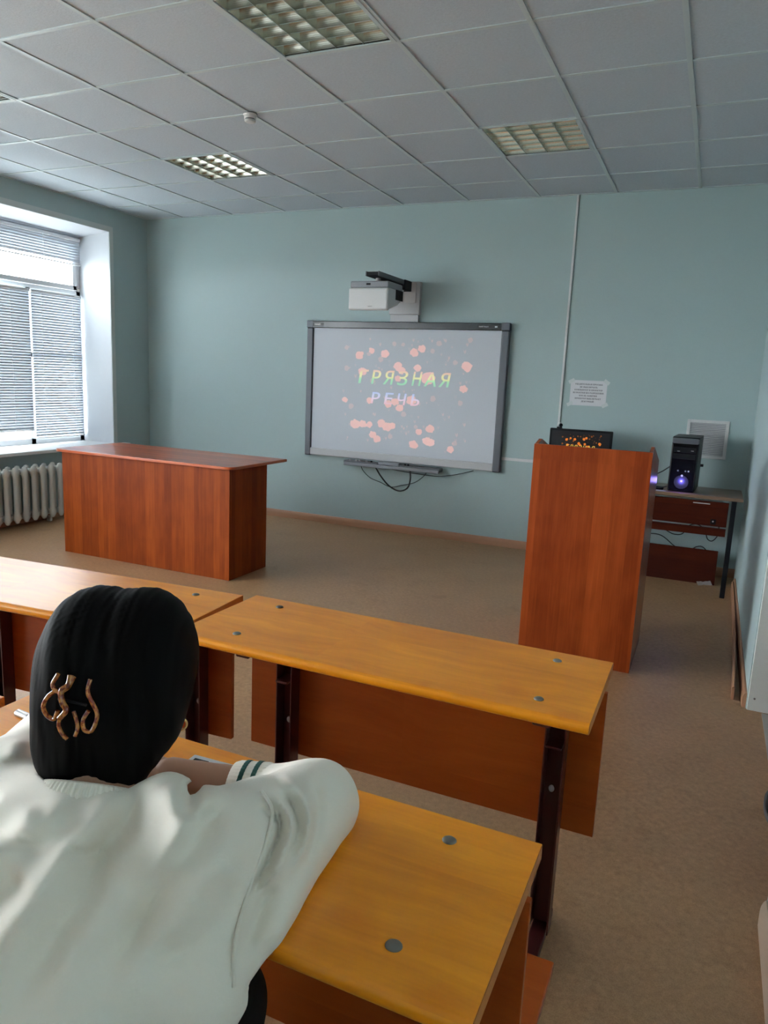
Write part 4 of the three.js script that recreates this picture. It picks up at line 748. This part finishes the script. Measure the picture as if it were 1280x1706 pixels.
  for (const [y, h] of [[-0.0605, 0.0048], [-0.0700, 0.0056]]) part(t, 'lip', new THREE.SphereGeometry(1, 24, 12).scale(0.0195, h, 0.0098), phys({ color: new THREE.Color().setRGB(0.33, 0.10, 0.085), roughness: 0.4 }), headWorld([0, y, -0.0905]), [-0.14, 0.44, 0]);
  part(t, 'hair', surfaceNet(hairField, [HC[0] - 0.18, HC[1] - 0.24, HC[2] - 0.2], [HC[0] + 0.18, HC[1] + 0.2, HC[2] + 0.22], 0.0045), phys({ color: new THREE.Color().setRGB(0.004, 0.0035, 0.0036), roughness: 0.62, specularIntensity: 0.1, sheen: 0.0, sheenColor: new THREE.Color().setRGB(0.10, 0.09, 0.10), sheenRoughness: 0.5 }));
  part(t, 'trousers', surfaceNet(trouserField, [0.48, 0.05, 5.3], [1.12, 0.66, 6.1], 0.009), mat({ color: new THREE.Color().setRGB(0.006, 0.006, 0.007), roughness: 0.9 }));
  for (const s of ['R', 'L']) { const a = J['a' + s]; const f = (x, y, z) => smax(smin(cap(x, y, z, [a[0], 0.05, a[2] + 0.03], [a[0], 0.04, a[2] - 0.16], 0.045, 0.038), cap(x, y, z, [a[0], 0.05, a[2] + 0.01], [a[0], 0.11, a[2]], 0.045, 0.045), 0.03), 0.003 - y, 0.006); part(t, 'shoe', surfaceNet(f, [a[0] - 0.07, -0.01, a[2] - 0.24], [a[0] + 0.07, 0.16, a[2] + 0.1], 0.006), M.darkGrey); }
}
{ // things worn in the hair and at the ear
  const tort = texture(128, 128, (u, v) => { const n = fbm(u * 9, v * 9, 3, 4); const d = 0.62 + 0.38 * smooth(-0.2, 0.15, n); return [176 * d, 118 * d * d, 60 * d * d]; });
  const m = phys({ map: tort, roughness: 0.18, clearcoat: 0.6, color: new THREE.Color().setRGB(1.0, 0.85, 0.55) });
  tort.repeat.set(14, 14);
  const t = thing('hair_clip', 'amber tortoiseshell claw clip holding the girl’s dark hair', 'hair clip');
  const out = (p, k) => { const v = V(p).sub(V(HC)).normalize(); return V(p).addScaledVector(v, k).toArray(); };
  const claw = (pts, r, k = 0.004) => part(t, 'claw', metres(tube(pts.map((p) => out(p, k)), r, 40, 10).toNonIndexed()).scale(1, 1, 1), m);
  claw([[0.816,1.05,5.626],[0.808,1.042,5.631],[0.803,1.03,5.633],[0.807,1.02,5.632],[0.818,1.018,5.632],[0.822,1.028,5.63]], 0.0027);
  claw([[0.815,1.068,5.621],[0.811,1.055,5.626],[0.819,1.049,5.626],[0.828,1.053,5.621],[0.833,1.066,5.615]], 0.0026);
  claw([[0.85,1.064,5.608],[0.85,1.05,5.612],[0.856,1.037,5.611],[0.862,1.027,5.611],[0.862,1.017,5.613],[0.858,1.006,5.617],[0.85,1.007,5.619],[0.849,1.019,5.619],[0.853,1.029,5.615]], 0.0026);
  claw([[0.824,1.019,5.63],[0.823,1.009,5.63],[0.828,1.001,5.63],[0.834,0.996,5.629]], 0.0024); claw([[0.838,1.028,5.622],[0.842,1.018,5.622],[0.844,1.008,5.623],[0.842,1.0,5.625]], 0.0024);
  part(t, 'spine', metres(tube([[0.829,1.067,5.615],[0.829,1.057,5.619],[0.824,1.051,5.624],[0.826,1.038,5.625],[0.831,1.03,5.625],[0.825,1.02,5.629]].map((p) => out(p, 0.006)), 0.0036, 40, 10).toNonIndexed()), m);
  part(t, 'spring', rod(out([0.826, 1.04, 5.625], 0.003), out([0.85, 1.035, 5.615], 0.003), 0.0016, 12), M.black);
  const gold = mat({ color: new THREE.Color().setRGB(0.75, 0.50, 0.22), metalness: 1, roughness: 0.28 });
  const e = thing('earring', 'small gold hoop earring at the girl’s right ear', 'earring', headWorld([0.077, -0.064, -0.006]), 0.7);
  part(e, 'hoop', new THREE.TorusGeometry(0.0085, 0.0016, 10, 30), gold); part(e, 'ear_post', rod([0, 0.0085, 0], [-0.004, 0.016, 0], 0.0012, 8), gold);
}
for (const o of scene.children) {
  if (/^window_blind/.test(o.name)) o.userData.group = 'slat blinds at the windows';
  if (/^cable(_\d+)?$/.test(o.name)) o.userData.group = 'loose black cables';
  if (/^cable_duct/.test(o.name)) o.userData.group = 'white cable ducts on the front wall';
}
for (const l of scene.children) l.traverse((o) => { if (o.isMesh) o.castShadow = o.receiveShadow = true; });
renderer.render(scene, camera);
